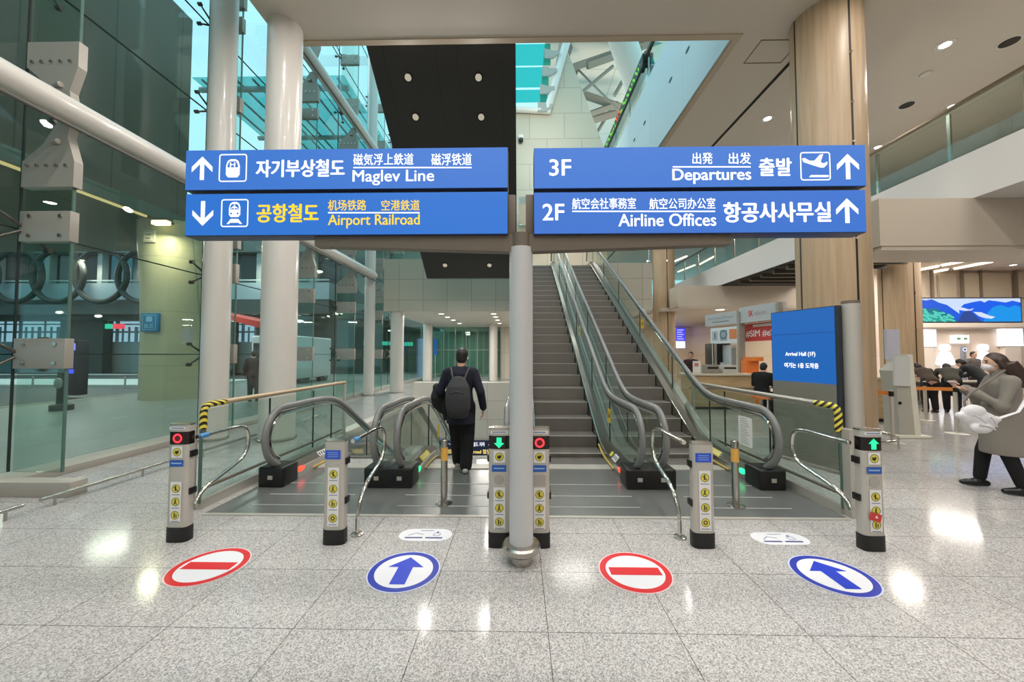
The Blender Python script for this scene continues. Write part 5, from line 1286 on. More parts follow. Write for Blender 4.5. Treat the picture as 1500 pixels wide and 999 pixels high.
# ================================================================== OUTDOORS
p = G(253, 583); cxo, cyo = -12.7, 13.6
t = thing('concrete_column', (cxo, cyo, 0), 'broad concrete column outside the glass wall, lit yellow at the top', 'column')
m = MB(); m.lathe((cxo, cyo, 0), [(1.0, 0), (1.0, 2.4), (1.06, 4.2), (1.2, 6.3)], 48); m.build('shaft', panels('column_concrete', (176, 172, 140), 3, 1.9, 'XZ', (.3, 1.2), .02, .7), t)
m = MB(); m.box((cxo - .30, cyo - 1.08, 2.38), (cxo + .30, cyo - .98, 3.02), bevel=.01); bs = m.build('bus_sign', mat('bus_blue', (48, 120, 168), .4), t)
q = Surf((cxo, cyo - 1.082, 2.7), (1, 0, 0), (0, 0, 1)); m = MB(); q.frame(m, -.24, -.26, .24, .26, .03, .02, .003); q.rrect(m, -.11, .02, .11, .2, .03, .004); q.text(m, 'BUS', -.15, -.2, .15, -.05, .02, .004); m.build('pictogram', mat('bus_pale', (140, 190, 214), .5), bs, smooth=False)
m = MB(); m.box((cxo - .2, cyo - 1.2, 5.45), (cxo + .2, cyo - 1.08, 5.85), bevel=.01); ns = m.build('notice', mat('notice_cream', (206, 206, 180), .5), t)
q = Surf((cxo, cyo - 1.203, 5.65), (1, 0, 0), (0, 0, 1)); m = MB(); q.frame(m, -.17, -.17, .17, .17, .02, .015, .003); q.line(m, (-.1, .06), (.1, .06), .05, .003); q.line(m, (-.1, -.07), (.06, -.07), .05, .003); m.build('mark', mat('notice_mark', (150, 120, 100), .5), ns, smooth=False)
p = P(236, 327, 12.2); t = thing('deck_lamp', p, 'glowing lamp at the top of the concrete column outside', 'lamp')
m = MB(); m.box(tuple(p - V((.26, .1, .06))), tuple(p + V((.26, .1, .08))), bevel=.04); m.build('lens', glow('lamp_yellow', (255, 246, 180), 4.0), t)
m = MB(); m.box(tuple(p + V((-.3, -.12, .08))), tuple(p + V((.3, .12, .16)))); m.build('housing', M_bronze, t, smooth=False)
m = MB(); m.box((p.x - .05, p.y, p.z + .09), (p.x + .05, 13.1, p.z + .15)); m.build('stem', M_bronze, t, smooth=False)
t = thing('deck_light_strip', (-12.45, 4, 6.28), 'long yellowish light strip under the edge of the road deck outside', 'light strip')
m = MB(); m.box((-12.54, -3, 6.20), (-12.46, 12.1, 6.26)); m.build('diffuser', glow('strip_yellow', (226, 214, 140), .8), t, smooth=False)
m = MB(); m.box((-12.58, -3, 6.26), (-12.42, 12.1, 6.295)); m.build('channel', M_bronze, t, smooth=False)

YB = 30
t = thing('building', (-26, YB, 0), 'building across the road with ring ornaments along its upper walkway', 'building')
M_bw = mat('build_wall', (96, 104, 98), .6); M_bl = mat('build_light', (168, 178, 180), .5)
m = MB(); m.box((-46, YB + .3, 4.4), (-6.9, YB + 8, 14.5)); m.box((-46, YB + 4, 0), (-6.9, YB + 8, 4.4)); m.build('wall', M_bw, t, smooth=False)
def zY(py, y=YB): return P(760, py, y).z
m = MB(); m.box((-46, YB - .6, zY(370)), (-15, YB + .4, zY(352))); m.build('upper_slab', mat('build_slab', (120, 122, 112), .5), t, smooth=False)
m = MB(); m.box((-46, YB - 1, zY(440)), (-15, YB + .4, zY(416))); m.build('parapet', M_bl, t, smooth=False)
m = MB(); m.box((-46, YB - 1.05, zY(413.5)), (-15, YB - .95, zY(411.5))); m.build('rail', mat('build_rail', (186, 196, 190), .4), t, smooth=False)
m = MB(); m.box((-46, YB - 1, zY(461)), (-15, YB + .4, zY(440))); m.build('lower_slab', mat('build_low', (74, 78, 72), .6), t, smooth=False)
for k in range(14):
    x = -45 + k * 2.2
    m = MB(); m.box((x, YB + .2, zY(411)), (x + 1.7, YB + .32, zY(371))); m.build('window', glow('win_dim_%d' % (k % 3), ((92, 116, 120), (60, 70, 70), (70, 130, 150))[k % 3], .55), t, smooth=False)
    if k % 2: m = MB(); m.box((x - .5, YB - .4, zY(416)), (x - .1, YB + .1, zY(370))); m.build('pillar', mat('build_pillar', (176, 178, 170), .5), t, smooth=False)
for k, px in enumerate((-40, 24, 85, 148, 210, 268)):
    c = P(px, 404, YB - 1.6); R = 2.05
    m = MB(); m.tube([c + V((R * math.cos(a_ * PI / 24), 0, R * math.sin(a_ * PI / 24))) for a_ in range(48)], .2, 8, closed=True); m.build('ring_ornament', mat('ring_grey', (60, 60, 52), .7), t)
for x0, x1, lab in ((0, 82, 0), (146, 216, 1), (336, 372, 2), (-60, -4, 3)):
    a = P(x0, 500, YB); b = P(x1, 464, YB)
    m = MB(); m.box((a.x, YB + 1, a.z), (b.x, YB + 1.1, b.z)); sf = m.build('shop_front', glow('front_%d' % lab, (150, 196, 216), 1.0), t, smooth=False)
    m = MB(); n = int((b.x - a.x) / .55)
    for k in range(n):
        x = a.x + .3 + k * .55; m.box((x, YB + .9, a.z), (x + .09 + .12 * (k % 3 == 0), YB + 1.0, a.z + (b.z - a.z) * (.62 if k % 4 else .9)))
    m.box((a.x, YB + .88, a.z + .75), (b.x, YB + .98, a.z + .9)); m.box((a.x, YB + .88, b.z - .6), (b.x, YB + .98, b.z - .5)); m.build('mullion', mat('front_mullion', (96, 116, 126), .5), sf, smooth=False)
for x0, x1 in ((82, 146), (216, 336), (372, 560)):
    a = P(x0, 519, YB); b = P(x1, 519, YB); m = MB(); m.box((a.x, YB + .2, 0), (b.x, YB + .8, 4.5)); m.build('pier', mat('pier_dark', (62, 66, 60), .7), t, smooth=False)
a = P(0, 520, YB); m = MB(); m.box((-46, YB + 1.2, 0), (-15, YB + 1.4, 3)); m.build('inner_wall', mat('inner_teal', (120, 140, 140), .5), t, smooth=False)
for px, py, lab in ((87, 457.5, 'lamp under the slab of the far building, left'), (144, 463, 'lamp under the slab of the far building beside the bright front'), (211, 459, 'lamp under the slab of the far building beside the concrete column')):
    p = P(px, py, YB - 1.2); q = thing('canopy_lamp', p, lab, 'lamp', 'far building lamps'); m = MB(); m.ball(p, (.28, .15, .12), 12); m.build('lens', glow('canopy_glow', (240, 250, 235), 2.2), q)
    m = MB(); m.box(tuple(p + V((-.1, -.1, .08))), tuple(p + V((.1, .1, .2)))); m.build('stem', M_bronze, q, smooth=False)
for px, c, nm in ((158, (40, 200, 160), 'green'), (174, (236, 70, 90), 'red')):
    p = P(px, 478, YB + .4); q = thing('lit_sign', p, 'small %s lit sign in front of the bright shop front across the road' % nm, 'sign'); m = MB(); m.box(tuple(p - V((.42, .1, .2))), tuple(p + V((.42, .1, .2))), bevel=.03); m.build('face', glow('lit_%s' % nm, c, 1.2), q)
    m = MB(); m.tube([p + V((0, .05, .2)), p + V((0, .05, .7))], .03, 8); m.build('hanger', M_bronze, q)
# blue ticket machine by the kerb, seen past the glass fin
p = P(99, 527, 14.2); t = thing('ticket_machine', (p.x, 14.2, 0), 'dark machine with glowing blue screens outside, beside the nearest glass fin', 'ticket machine')
k = 14.2 / 545; m = MB(); m.box((p.x - 13 * k, 14.2, 0), (p.x + 15 * k, 14.6, 2.15), bevel=.03); m.build('body', mat('machine_dark', (34, 40, 48), .4), t)
for x0, x1, y0, y1, c in ((-1, 11, 503, 513, (120, 140, 250)), (-1, 8, 521, 537, (40, 60, 240)), (-10, 8, 541, 547, (60, 80, 250))):
    a = P(99 + x0, y1, 14.18); b = P(99 + x1, y0, 14.18); m = MB(); m.box((a.x, 14.16, a.z), (b.x, 14.21, b.z)); m.build('screen', glow('blue_%d' % c[0], c, 1.4), t, smooth=False)
t = thing('signal_post', (-11.4, 9.2, 0), 'dark post with a round base on the pavement outside the nearest glass fin', 'post')
x, y = G(90, 601).x, G(90, 601).y
t.location = (x, y, 0)
m = MB(); m.lathe((x, y, 0), [(.11, 0), (.11, .9), (.08, 1.6), (.001, 1.62)], 20); m.build('shaft', mat('post_dark', (52, 62, 58), .5), t)
m = MB(); m.lathe((x, y, 0), [(.24, 0), (.24, .16), (.1, .2)], 20); m.build('base', mat('post_dark', (52, 62, 58), .5), t)
m = MB(); m.ball((x, y - .1, .78), (.12, .06, .16), 12); m.build('reflector', mat('reflector', (150, 160, 150), .3), t)
# low rail and benches across the road
t = thing('road_barrier', (-24, 19.2, 0), 'long pale kerb rail across the road', 'barrier')
m = MB(); m.tube([(-45, 18.6, .55), (-16.6, 18.6, .55)], .05, 8); m.build('rail', M_bl, t)
for k in range(12):
    m = MB(); m.tube([(-44 + k * 2.4, 18.6, -.12), (-44 + k * 2.4, 18.6, .55)], .04, 8); m.build('post', M_bl, t)
# red canopy and coach between the columns
p0 = P(333, 486, 24); p1 = P(372, 460, 24)
t = thing('red_canopy', ((p0.x + p1.x) / 2, 24, p0.z), 'red sloping canopy outside, seen between the white columns', 'canopy')
m = MB(); m.hull([V((p0.x - 1, 23, p1.z)), V((p1.x + 1.2, 23, p0.z + .15)), V((p1.x + 1.2, 26.5, p0.z + .15)), V((p0.x - 1, 26.5, p1.z))], [V((p0.x - 1, 23, p1.z + .25)), V((p1.x + 1.2, 23, p0.z + .55)), V((p1.x + 1.2, 26.5, p0.z + .55)), V((p0.x - 1, 26.5, p1.z + .25))]); m.build('roof', mat('canopy_red', (196, 52, 40), .5), t, smooth=False)
for x in (p0.x - .8, p1.x + 1.0):
    m = MB(); m.tube([(x, 24.5, -.1), (x, 24.5, p0.z + .2)], .08, 10); m.build('post', M_bl, t)
p = G(385, 566); x0 = P(357, 519, 19).x
t = thing('van', (x0 + 1.2, 21, 0), 'pale van parked outside behind the thickest white column', 'van')
m = MB(); m.box((x0, 19.5, .25), (x0 + 2.45, 23.2, 2.6), bevel=.12, seg=3); m.build('body', mat('coach_white', (206, 212, 214), .3), t)
m = MB(); m.box((x0 + .15, 19.46, 1.2), (x0 + 2.3, 19.56, 2.2), bevel=.03); m.build('windscreen', mat('coach_glass', (40, 56, 62), .1), t)
for dx in (.25, 1.95):
    m = MB(); m.box((x0 + dx, 19.46, .5), (x0 + dx + .28, 19.54, .75), bevel=.02); m.build('headlamp', M_paper, t)
for y in (20.4, 22.4):
    for xx in (x0 + .02, x0 + 2.15):
        m = MB(); m.tube([(xx, y, .38), (xx + .28, y, .38)], .48, 24); m.build('wheel', M_black, t)
m = MB(); m.box((x0 - .03, 20.2, 1.4), (x0 + .04, 22.8, 2.3), bevel=.02); m.build('side_window', mat('coach_glass', (40, 56, 62), .1), t)
# glass canopy with purlins, high outside
t = thing('glass_canopy', (-9.5, 20, 12.5), 'teal glass canopy with dark purlins high outside the glass wall', 'canopy')
m = MB(); m.box((-13, 14.2, 12.6), (-6.9, 34, 12.63)); m.build('glass', glass('canopy_glass', (.42, .74, .74), .8), t, smooth=False)
for k in range(9):
    m = MB(); x = -12.6 + k * .68; m.tube([(x, 14.2, 12.52), (x, 34, 12.52)], .045, 6); m.build('purlin', mat('purlin', (70, 110, 112), .5), t)
for y in (14.6, 18, 22, 26.5):
    m = MB(); m.tube([(-13, y, 12.4), (-6.9, y, 12.4)], .11, 8); m.build('beam', mat('canopy_beam', (120, 160, 158), .5), t)
# lamps seen through the far part of the glass wall
for px, py, lab in ((438, 460, 'upper of two pale lamps seen through the glass wall right of the thickest column'), (438, 470.5, 'lower of two pale lamps seen through the glass wall right of the thickest column'), (345, 469, 'pale lamp seen under the red canopy'), (495, 459, 'pale lamp seen through the glass wall left of the slim column'), (466, 398, 'bright lamp high behind the glass wall under the sign arm')):
    p = P(px, py, 30.15); q = thing('outdoor_lamp', p, lab, 'lamp', 'outdoor lamps'); m = MB(); m.ball(p, (.4, .25, .12), 12); m.build('lens', glow('outdoor_glow', (235, 250, 235), 2.2), q)
    m = MB(); m.box(tuple(p + V((-.12, -.1, .06))), tuple(p + V((.12, .1, .14)))); m.build('housing', M_bronze, q, smooth=False)
for px, py, lab in ((540, 503, 'small green lit sign outside beside the slim white column'), (575 - 8, 503, 'green lit sign behind the column under the beige wall'), (597, 504, 'green lit sign seen right of the column under the beige wall')):
    p = P(px, py, 30.12); q = thing('green_sign', p, lab, 'sign', 'green lit signs'); m = MB(); m.box(tuple(p - V((.42, .05, .15))), tuple(p + V((.42, .10, .15))), bevel=.02); m.build('face', glow('sign_green', (40, 190, 160), 1.2), q)
    m = MB(); m.tube([p + V((0, 0, .13)), p + V((0, 0, .8))], .025, 8); m.build('hanger', M_bronze, q)
a = P(612, 559, 23); t = thing('blue_board', P(618, 530, 24.0), 'pale blue notice board at the left of the lobby front', 'notice board')
a = P(612, 555, 24.0); b = P(621, 496, 24.0); m = MB(); m.box((a.x, 24.0, .1), (b.x, 24.06, b.z)); m.build('board', mat('board_pale', (150, 172, 204), .4), t, smooth=False)
m = MB(); m.box((a.x - .1, 23.9, 0), (b.x + .1, 24.1, .1)); m.build('foot', M_alu, t, smooth=False)
t = thing('blue_banner', P(637, 510, 23.9), 'bright blue banner beside the column left of the lobby front', 'banner')
a = P(635, 520, 23.9); b = P(640, 496, 23.9); m = MB(); m.box((a.x, 23.9, a.z), (b.x, 23.94, b.z)); m.build('cloth', mat('banner_blue', (30, 110, 200), .5), t, smooth=False)
m = MB(); m.tube([((a.x + b.x) / 2, 23.96, 0), ((a.x + b.x) / 2, 23.96, b.z)], .02, 8); m.build('pole', M_alu, t)

# ================================================================== PEOPLE
def remesh(mb, name, m_, parent, voxel, it=3):
    me = bpy.data.meshes.new('body'); bm = mb.bm
    bmesh.ops.recalc_face_normals(bm, faces=bm.faces[:]); bm.to_mesh(me); bm.free()
    o = bpy.data.objects.new('body', me); COL.objects.link(o)
    md = o.modifiers.new('blend', 'REMESH'); md.mode = 'VOXEL'; md.voxel_size = voxel; md.use_smooth_shade = True
    bpy.context.view_layer.update()
    ne = bpy.data.meshes.new_from_object(o.evaluated_get(bpy.context.evaluated_depsgraph_get()))
    bpy.data.objects.remove(o); bpy.data.meshes.remove(me)
    b = bmesh.new(); b.from_mesh(ne); bpy.data.meshes.remove(ne)
    for _ in range(it): bmesh.ops.smooth_vert(b, verts=b.verts[:], factor=.5, use_axis_x=True, use_axis_y=True, use_axis_z=True)
    out = MB(); out.bm.free(); out.bm = b
    r = out.build(name, m_, parent, angle=180)
    return r
M_skin = mat('skin', (214, 168, 142), .5)
M_hair = mat('hair_black', (24, 20, 18), .45)
M_hairb = mat('hair_brown', (58, 40, 34), .4)
def person(loc, yaw, H, label, pose, wear, voxel=.012, skin=M_skin, hair=M_hair, hair_kind='short'):
    t = thing('person', loc, label, 'person')
    k = H / 1.70; R = Matrix.Rotation(yaw, 3, 'Z'); L = V(loc)
    X = lambda p: R @ (V(p) * k) + L
    D = lambda p: R @ V(p)
    d = dict(pel=(0, 0, .92), che=(0, 0, 1.26), nek=(0, -.005, 1.44), hed=(0, .03, 1.585), sw=.185, hd=(0, 1, 0),
             elR=(.25, -.03, 1.12), wrR=(.27, .08, .88), hdR=(0, .1, -1), elL=(-.25, -.03, 1.12), wrL=(-.27, .08, .88), hdL=(0, .1, -1),
             knR=(.10, .03, .49), anR=(.10, 0, .085), knL=(-.10, .03, .49), anL=(-.10, 0, .085), toR=(0, 1, 0), toL=(0, 1, 0))
    d.update(pose)
    pel, che, nek, hed = V(d['pel']), V(d['che']), V(d['nek']), V(d['hed'])
    ax = (nek - pel).normalized(); upv = V((0, 1, 0)) if abs(ax.y) < .8 else V((0, 0, -1))
    fwd = (upv - ax * ax.dot(upv)).normalized()
    sh = che.lerp(nek, .60)
    sR = sh + V((d['sw'], 0, 0)); sL = sh - V((d['sw'], 0, 0)); hR = pel + V((.09, 0, -.02)); hL = pel - V((.09, 0, .02))
    def torso(m, g, hem=None):
        pts = [pel - ax * .12, pel, pel.lerp(che, .45), che, che.lerp(nek, .55), che.lerp(nek, .82), nek + ax * .01]; rr = [.13, .165, .142, .168, .158, .115, .062]
        m.tube([X(p) for p in pts], [(r + g) * k for r in rr], 20, flat=.68, up=D(fwd))
    def limb(m, pts, rr, g=0):
        m.tube([X(p) for p in pts], [(r + g) * k for r in rr], 14)
        for p, r in zip(pts, rr): m.ball(X(p), (r + g) * k, 12)
    def hand(m, w, dirv, side):
        dirv = V(dirv).normalized(); w = V(w)
        n = V((-side, 0, 0)); n = (n - dirv * n.dot(dirv)); n = n.normalized() if n.length > .1 else V((0, 0, -1))
        if 'palm' in d: n = V(d['palm']); n = (n - dirv * n.dot(dirv)).normalized()
        u = dirv.cross(n).normalized()
        for q in (-1.5, -.5, .5, 1.5): m.tube([X(w), X(w + dirv * .09 + u * q * .019)], [.017 * k, .0125 * k], 8); m.ball(X(w + dirv * .09 + u * q * .019), .0125 * k, 8)
        m.ball(X(w), .022 * k, 10)
        for q, ln in ((-1.5, .062), (-.5, .076), (.5, .08), (1.5, .07)):
            a = w + dirv * .088 + u * q * .020; b = a + dirv * ln * .5 + n * .010; c = b + dirv * ln * .38 + n * .028
            m.tube([X(a), X(b), X(c)], [.0105 * k, .0095 * k, .008 * k], 8); m.ball(X(c), .008 * k, 8)
        f_ = 1 if u.dot(V((0, 1, 0))) + u.z * .5 > 0 else -1
        a = w + dirv * .03 + u * f_ * .026; b = a + dirv * .03 + u * f_ * .024 + n * .012; c = b + dirv * .032 + n * .012
        m.tube([X(a), X(b), X(c)], [.014 * k, .011 * k, .009 * k], 8); m.ball(X(c), .009 * k, 8)
    # ---- the body: one surface
    m = MB(); torso(m, -.012)
    m.tube([X(nek - ax * .05), X(nek.lerp(hed, .6))], [.056 * k, .052 * k], 14)
    hf = V(d['hd']).normalized(); hz = (hed - nek).normalized(); hz = (hz - hf * hz.dot(hf)).normalized(); hx = hf.cross(hz)
    hr = Matrix((D(hx), D(hf), D(hz))).transposed()
    m.ball(X(hed + hz * .012), (.076 * k, .092 * k, .108 * k), 20, rot=hr)
    m.ball(X(hed - hz * .06 + hf * .025), (.056 * k, .062 * k, .058 * k), 16, rot=hr)
    m.tube([X(hed + hf * .088 + hz * .01), X(hed + hf * .112 - hz * .024)], [.008 * k, .015 * k], 8); m.ball(X(hed + hf * .104 - hz * .026), .014 * k, 8)
    m.ball(X(hed + hf * .085 - hz * .062), (.024 * k, .012 * k, .010 * k), 8, rot=hr)
    for s in (1, -1): m.ball(X(hed + hx * s * .077 - hz * .005), (.010 * k, .020 * k, .032 * k), 10, rot=hr)
    for s, S_, e, w, hd in ((1, sR, 'elR', 'wrR', 'hdR'), (-1, sL, 'elL', 'wrL', 'hdL')):
        limb(m, [S_, V(d[e]), V(d[w])], [.052, .040, .026]); hand(m, d[w], d[hd], s)
    for h, kn, an, to in ((hR, 'knR', 'anR', 'toR'), (hL, 'knL', 'anL', 'toL')):
        limb(m, [h, V(d[kn]), V(d[an])], [.085, .055, .038]); limb(m, [V(d[an]) - V((0, 0, .03)), V(d[an]) + V(d[to]) * .15 - V((0, 0, .055))], [.034, .022])
    remesh(m, 'body', skin, t, voxel * .62, 3)
    # ---- face
    for s in (1, -1):
        m = MB(); m.ball(X(hed + hf * .083 + hx * s * .032 + hz * .014), (.014 * k, .008 * k, .008 * k), 10, rot=hr); m.build('eye', M_ink, t)
        m = MB(); m.tube([X(hed + hf * .086 + hx * s * .016 + hz * .036), X(hed + hf * .080 + hx * s * .048 + hz * .036)], .005 * k, 6); m.build('eyebrow', hair, t)
    # ---- hair
    m = MB()
    m.ball(X(hed + hz * .030 - hf * .014), (.086 * k, .098 * k, .104 * k), 20, rot=hr)
    if hair_kind == 'long':
        m.ball(X(hed - hz * .02 - hf * .05), (.10 * k, .075 * k, .14 * k), 18, rot=hr)
        for s in (1, -1): m.tube([X(hed + hx * s * .075 + hz * .05 - hf * .0), X(hed + hx * s * .094 - hz * .06 - hf * .015), X(hed + hx * s * .10 - hz * .18 - hf * .05)], [.04 * k, .045 * k, .03 * k], 12)
        for q in (-1.6, -.8, 0, .8, 1.6): m.tube([X(hed - hf * .09 + hx * q * .05), X(hed - hf * .135 + hx * q * .055 - hz * .14), X(hed - hf * .15 + hx * q * .06 - hz * .28)], [.065 * k, .075 * k, .045 * k], 12)
    else:
        m.ball(X(hed - hz * .015 - hf * .035), (.079 * k, .070 * k, .082 * k), 18, rot=hr)
    # keep the face free of hair
    bm = m.bm
    cut = X(hed + hf * (.052 if hair_kind == 'short' else .050) + hz * .055); nn = D(hf * .90 - hz * .44)
    bmesh.ops.recalc_face_normals(bm, faces=bm.faces[:])
    hm = remesh(m, 'hair', hair, t, max(voxel * .6, .007), 2 if hair_kind == 'short' else 9)
    b = bmesh.new(); b.from_mesh(hm.data)
    c0 = cut - parent_world(t)
    r_ = bmesh.ops.bisect_plane(b, geom=b.verts[:] + b.edges[:] + b.faces[:], plane_co=c0, plane_no=nn, clear_outer=True)
    bmesh.ops.holes_fill(b, edges=[e for e in b.edges if e.is_boundary], sides=0)
    b.to_mesh(hm.data); b.free()
    # ---- clothes
    w = wear
    m = MB(); torso(m, w.get('fit', .016))
    for S_, e, wr in ((sR, 'elR', 'wrR'), (sL, 'elL', 'wrL')):
        q = w.get('sleeve', .02)
        limb(m, [S_, V(d[e]), V(d[e]).lerp(V(d[wr]), .93)], [.054, .044, .034], q)
    for q in (sR, sL): m.tube([X(q), X(che.lerp(nek, .86))], [(.052 + w.get('fit', .016)) * k, .06 * k], 14)
    if 'hem' in w:
        hz_, hr_, fl = w['hem']; pc = pel + V((0, w.get('hemy', 0), 0)); 
        m.tube([X(pel.lerp(che, .5)), X(pel), X((pc.x, pc.y, (pel.z + hz_) / 2)), X((pc.x, pc.y, hz_))], [.17 * k, .19 * k, (hr_ + .19) / 2 * k, hr_ * k], 20, flat=fl, up=D((0, 1, 0)))
    if w.get('collar'): m.tube([X(nek - ax * .03), X(nek.lerp(hed, w['collar']))], [.078 * k, .072 * k], 16)
    if w.get('hood'): m.ball(X(hed + hz * .02 - hf * .02), (.105 * k, .115 * k, .13 * k), 18, rot=hr)
    remesh(m, w.get('top_name', 'jacket'), w['top'], t, voxel, 4)
    m = MB(); g = w.get('leg', .018)
    for h, kn, an in ((hR, 'knR', 'anR'), (hL, 'knL', 'anL')):
        a_ = V(d[kn]).lerp(V(d[an]), w.get('leg_end', .94))
        limb(m, [h, V(d[kn]), a_], [.09, .066, .052], g)
    m.ball(X(pel), (.155 * k, .115 * k, .12 * k), 16, rot=R)
    remesh(m, 'trousers', w['legs'], t, voxel, 3)
    for an, to in (('anR', 'toR'), ('anL', 'toL')):
        m = MB(); a_ = V(d[an]); f_ = V(d[to]).normalized()
        m.tube([X(a_ - f_ * .06 - V((0, 0, .042))), X(a_ + f_ * .03 - V((0, 0, .040))), X(a_ + f_ * .10 - V((0, 0, .048))), X(a_ + f_ * .155 - V((0, 0, .056)))], [.040 * k, .050 * k, .043 * k, .030 * k], 14, flat=1)
        m.tube([X(a_ + V((0, 0, .02 + w.get('boot', 0)))), X(a_ - V((0, 0, .045)))], [.050 * k, .048 * k], 12)
        for p, r in ((a_ - f_ * .06 - V((0, 0, .042)), .038), (a_ + f_ * .155 - V((0, 0, .056)), .030)): m.ball(X(p), r * k, 10)
        remesh(m, 'shoe', w['shoes'], t, .010, 2)
    return t, X, D

K_navy = mat('cloth_navy', (30, 32, 48), .9); K_black = mat('cloth_black', (20, 19, 21), .9); K_dark = mat('cloth_charcoal', (46, 46, 48), .9)
K_shoeg = mat('shoe_grey', (176, 172, 164), .6); K_coat = mat('coat_taupe', (138, 131, 122), .95, noise=.08, nscale=40); K_boot = mat('boot_black', (24, 22, 22), .35)
K_olive = mat('cloth_olive', (64, 62, 54), .9); K_brown = mat('cloth_brown', (66, 54, 44), .9); K_maroon = mat('cloth_maroon', (62, 34, 38), .9)

# the man walking to the escalator, seen from behind
mx, my = -.80, 5.12
man, X, D = person((mx, my, .006), 0, 1.67, 'man in dark clothes walking away onto the down escalator, wearing a backpack',
    dict(hed=(.012, .03, 1.585), elR=(.285, -.05, 1.10), wrR=(.315, .06, .86), hdR=(-.1, .25, -1), elL=(-.29, .0, 1.10), wrL=(-.23, .22, 1.02), hdL=(.5, .8, 0),
         knR=(.09, .10, .50), anR=(.085, -.06, .085), knL=(-.08, .16, .50), anL=(-.06, .20, .085)),
    dict(top=K_navy, legs=K_black, shoes=K_shoeg, fit=.022, leg=.034, leg_end=.97, sleeve=.018, hem=(.66, .20, .72), top_name='jacket'), voxel=.013)
m = MB(); m.ball(X((.092, .03, 1.575)), (.012, .02, .028), 10); m.build('earphone', M_paper, man)
t = thing('backpack', X((0, -.14, .88)), 'dark grey backpack worn by the man on the down escalator', 'backpack')
m = MB()
pts = [(0, -.195, .80), (0, -.215, .90), (0, -.225, 1.05), (0, -.215, 1.18), (0, -.19, 1.28)]
m.tube([X(p) for p in pts], [.13, .165, .17, .155, .10], 24, flat=.56, up=D((0, 1, 0)))
for p, r in ((pts[0], (.13, .075, .04)), (pts[-1], (.10, .06, .05))): m.ball(X(p), r, 16)
remesh(m, 'bag_body', mat('pack_grey', (62, 62, 64), .8), t, .012, 4)
m = MB(); m.tube([X(p) for p in ((0, -.285, .84), (0, -.305, .93), (0, -.300, 1.04))], [.11, .125, .10], 20, flat=.22, up=D((0, 1, 0))); m.build('pocket', mat('pack_pocket', (54, 54, 56), .8), t)
m = MB(); m.tube([X((-.10, -.300, 1.10)), X((0, -.315, 1.13)), X((.10, -.300, 1.10))], .006, 6); m.build('zip', M_black, t)
for s in (1, -1):
    m = MB(); m.tube([X((s * .07, -.16, 1.26)), X((s * .10, -.13, 1.36)), X((s * .125, -.05, 1.425)), X((s * .13, .06, 1.40)), X((s * .13, .145, 1.25))], .026, 10, flat=.45); m.build('strap', mat('strap_grey', (92, 92, 90), .8), t)
t = thing('draped_coat', X((-.33, .1, .9)), 'black coat draped over the left arm of the man', 'coat')
m = MB(); m.tube([X(p) for p in ((-.34, .02, 1.16), (-.36, .05, 1.04), (-.34, .10, .92), (-.27, .10, .80))], [.06, .10, .11, .05], 16, flat=.7); m.tube([X(p) for p in ((-.30, .16, 1.05), (-.25, .14, .85), (-.22, .12, .68))], [.08, .085, .06], 14, flat=.6); m.ball(X((-.34, .02, 1.16)), .06, 10)
remesh(m, 'cloth', K_dark, t, .014, 3)

# the woman with the white bag at the right
wx, wy, WYAW = 5.66, 4.50, math.radians(62)
wom, X, D = person((wx, wy, 0), WYAW, 1.62, 'woman in a taupe coat and face mask at the right, holding up a phone',
    dict(pel=(0, -.02, .90), che=(0, -.03, 1.24), nek=(0, -.01, 1.42), hed=(0, .04, 1.57), hd=(-.12, 1, -.08), sw=.165, elR=(.21, .10, 1.08), wrR=(.06, .27, 1.24), hdR=(-.25, .9, .25), elL=(-.21, .08, 1.06), wrL=(-.06, .27, 1.22), hdL=(.25, .9, .25), palm=(0, -.2, 1),
         knR=(.10, .12, .47), anR=(.11, .16, .095), knL=(-.10, .0, .47), anL=(-.12, -.10, .095)),
    dict(top=K_coat, legs=K_black, shoes=K_boot, fit=.022, sleeve=.030, hem=(.46, .20, 1.05), collar=.55, leg=.008, leg_end=.9, boot=.10, top_name='coat'), voxel=.012, hair=M_hairb, hair_kind='long')
hd = V((0, .04, 1.57)); hf = V((-.12, 1, -.08)).normalized(); k = 1.62 / 1.7
m = MB(); m.ball(X(hd + hf * .052 - V((0, 0, .045))), (.062 * k, .062 * k, .05 * k), 18); m.ball(X(hd + hf * .098 - V((0, 0, .03))), (.022 * k, .02 * k, .03 * k), 12)
remesh(m, 'face_mask', mat('mask_white', (232, 220, 222), .8), wom, .007, 3)
m = MB(); m.tube([X(hd + V((-.055, .06, -.03))), X(hd + V((-.082, -.0, -.01)))], .003, 6); m.build('mask_loop', M_paper, wom)
t = thing('phone', X((0, .41, 1.31)), 'pale phone held up in the hands of the woman', 'phone')
c = X((0, .395, 1.315)); m = MB(); m.box((c.x - .036, c.y - .040, c.z - .006), (c.x + .036, c.y + .040, c.z + .006), bevel=.004, rot=(c, Matrix.Rotation(.5, 3, 'Y'))); m.build('body', mat('phone_pale', (216, 210, 212), .3), t)
m = MB(); m.box((c.x - .032, c.y - .036, c.z + .0055), (c.x + .032, c.y + .036, c.z + .0072), rot=(c, Matrix.Rotation(.5, 3, 'Y'))); m.build('screen', M_black, t, smooth=False)
t = thing('shoulder_bag', (5.28, 4.22, .72), 'white slouchy shoulder bag hanging in front of the woman', 'bag')
m = MB(); bx, by = P(1433, 612, 4.20).x, 4.20
m.tube([(bx - .20, by, .93), (bx - .11, by, .91), (bx + .01, by, .88), (bx + .12, by, .86), (bx + .20, by, .89)], [.040, .085, .118, .10, .035], 18, flat=.52, up=(0, 1, 0))
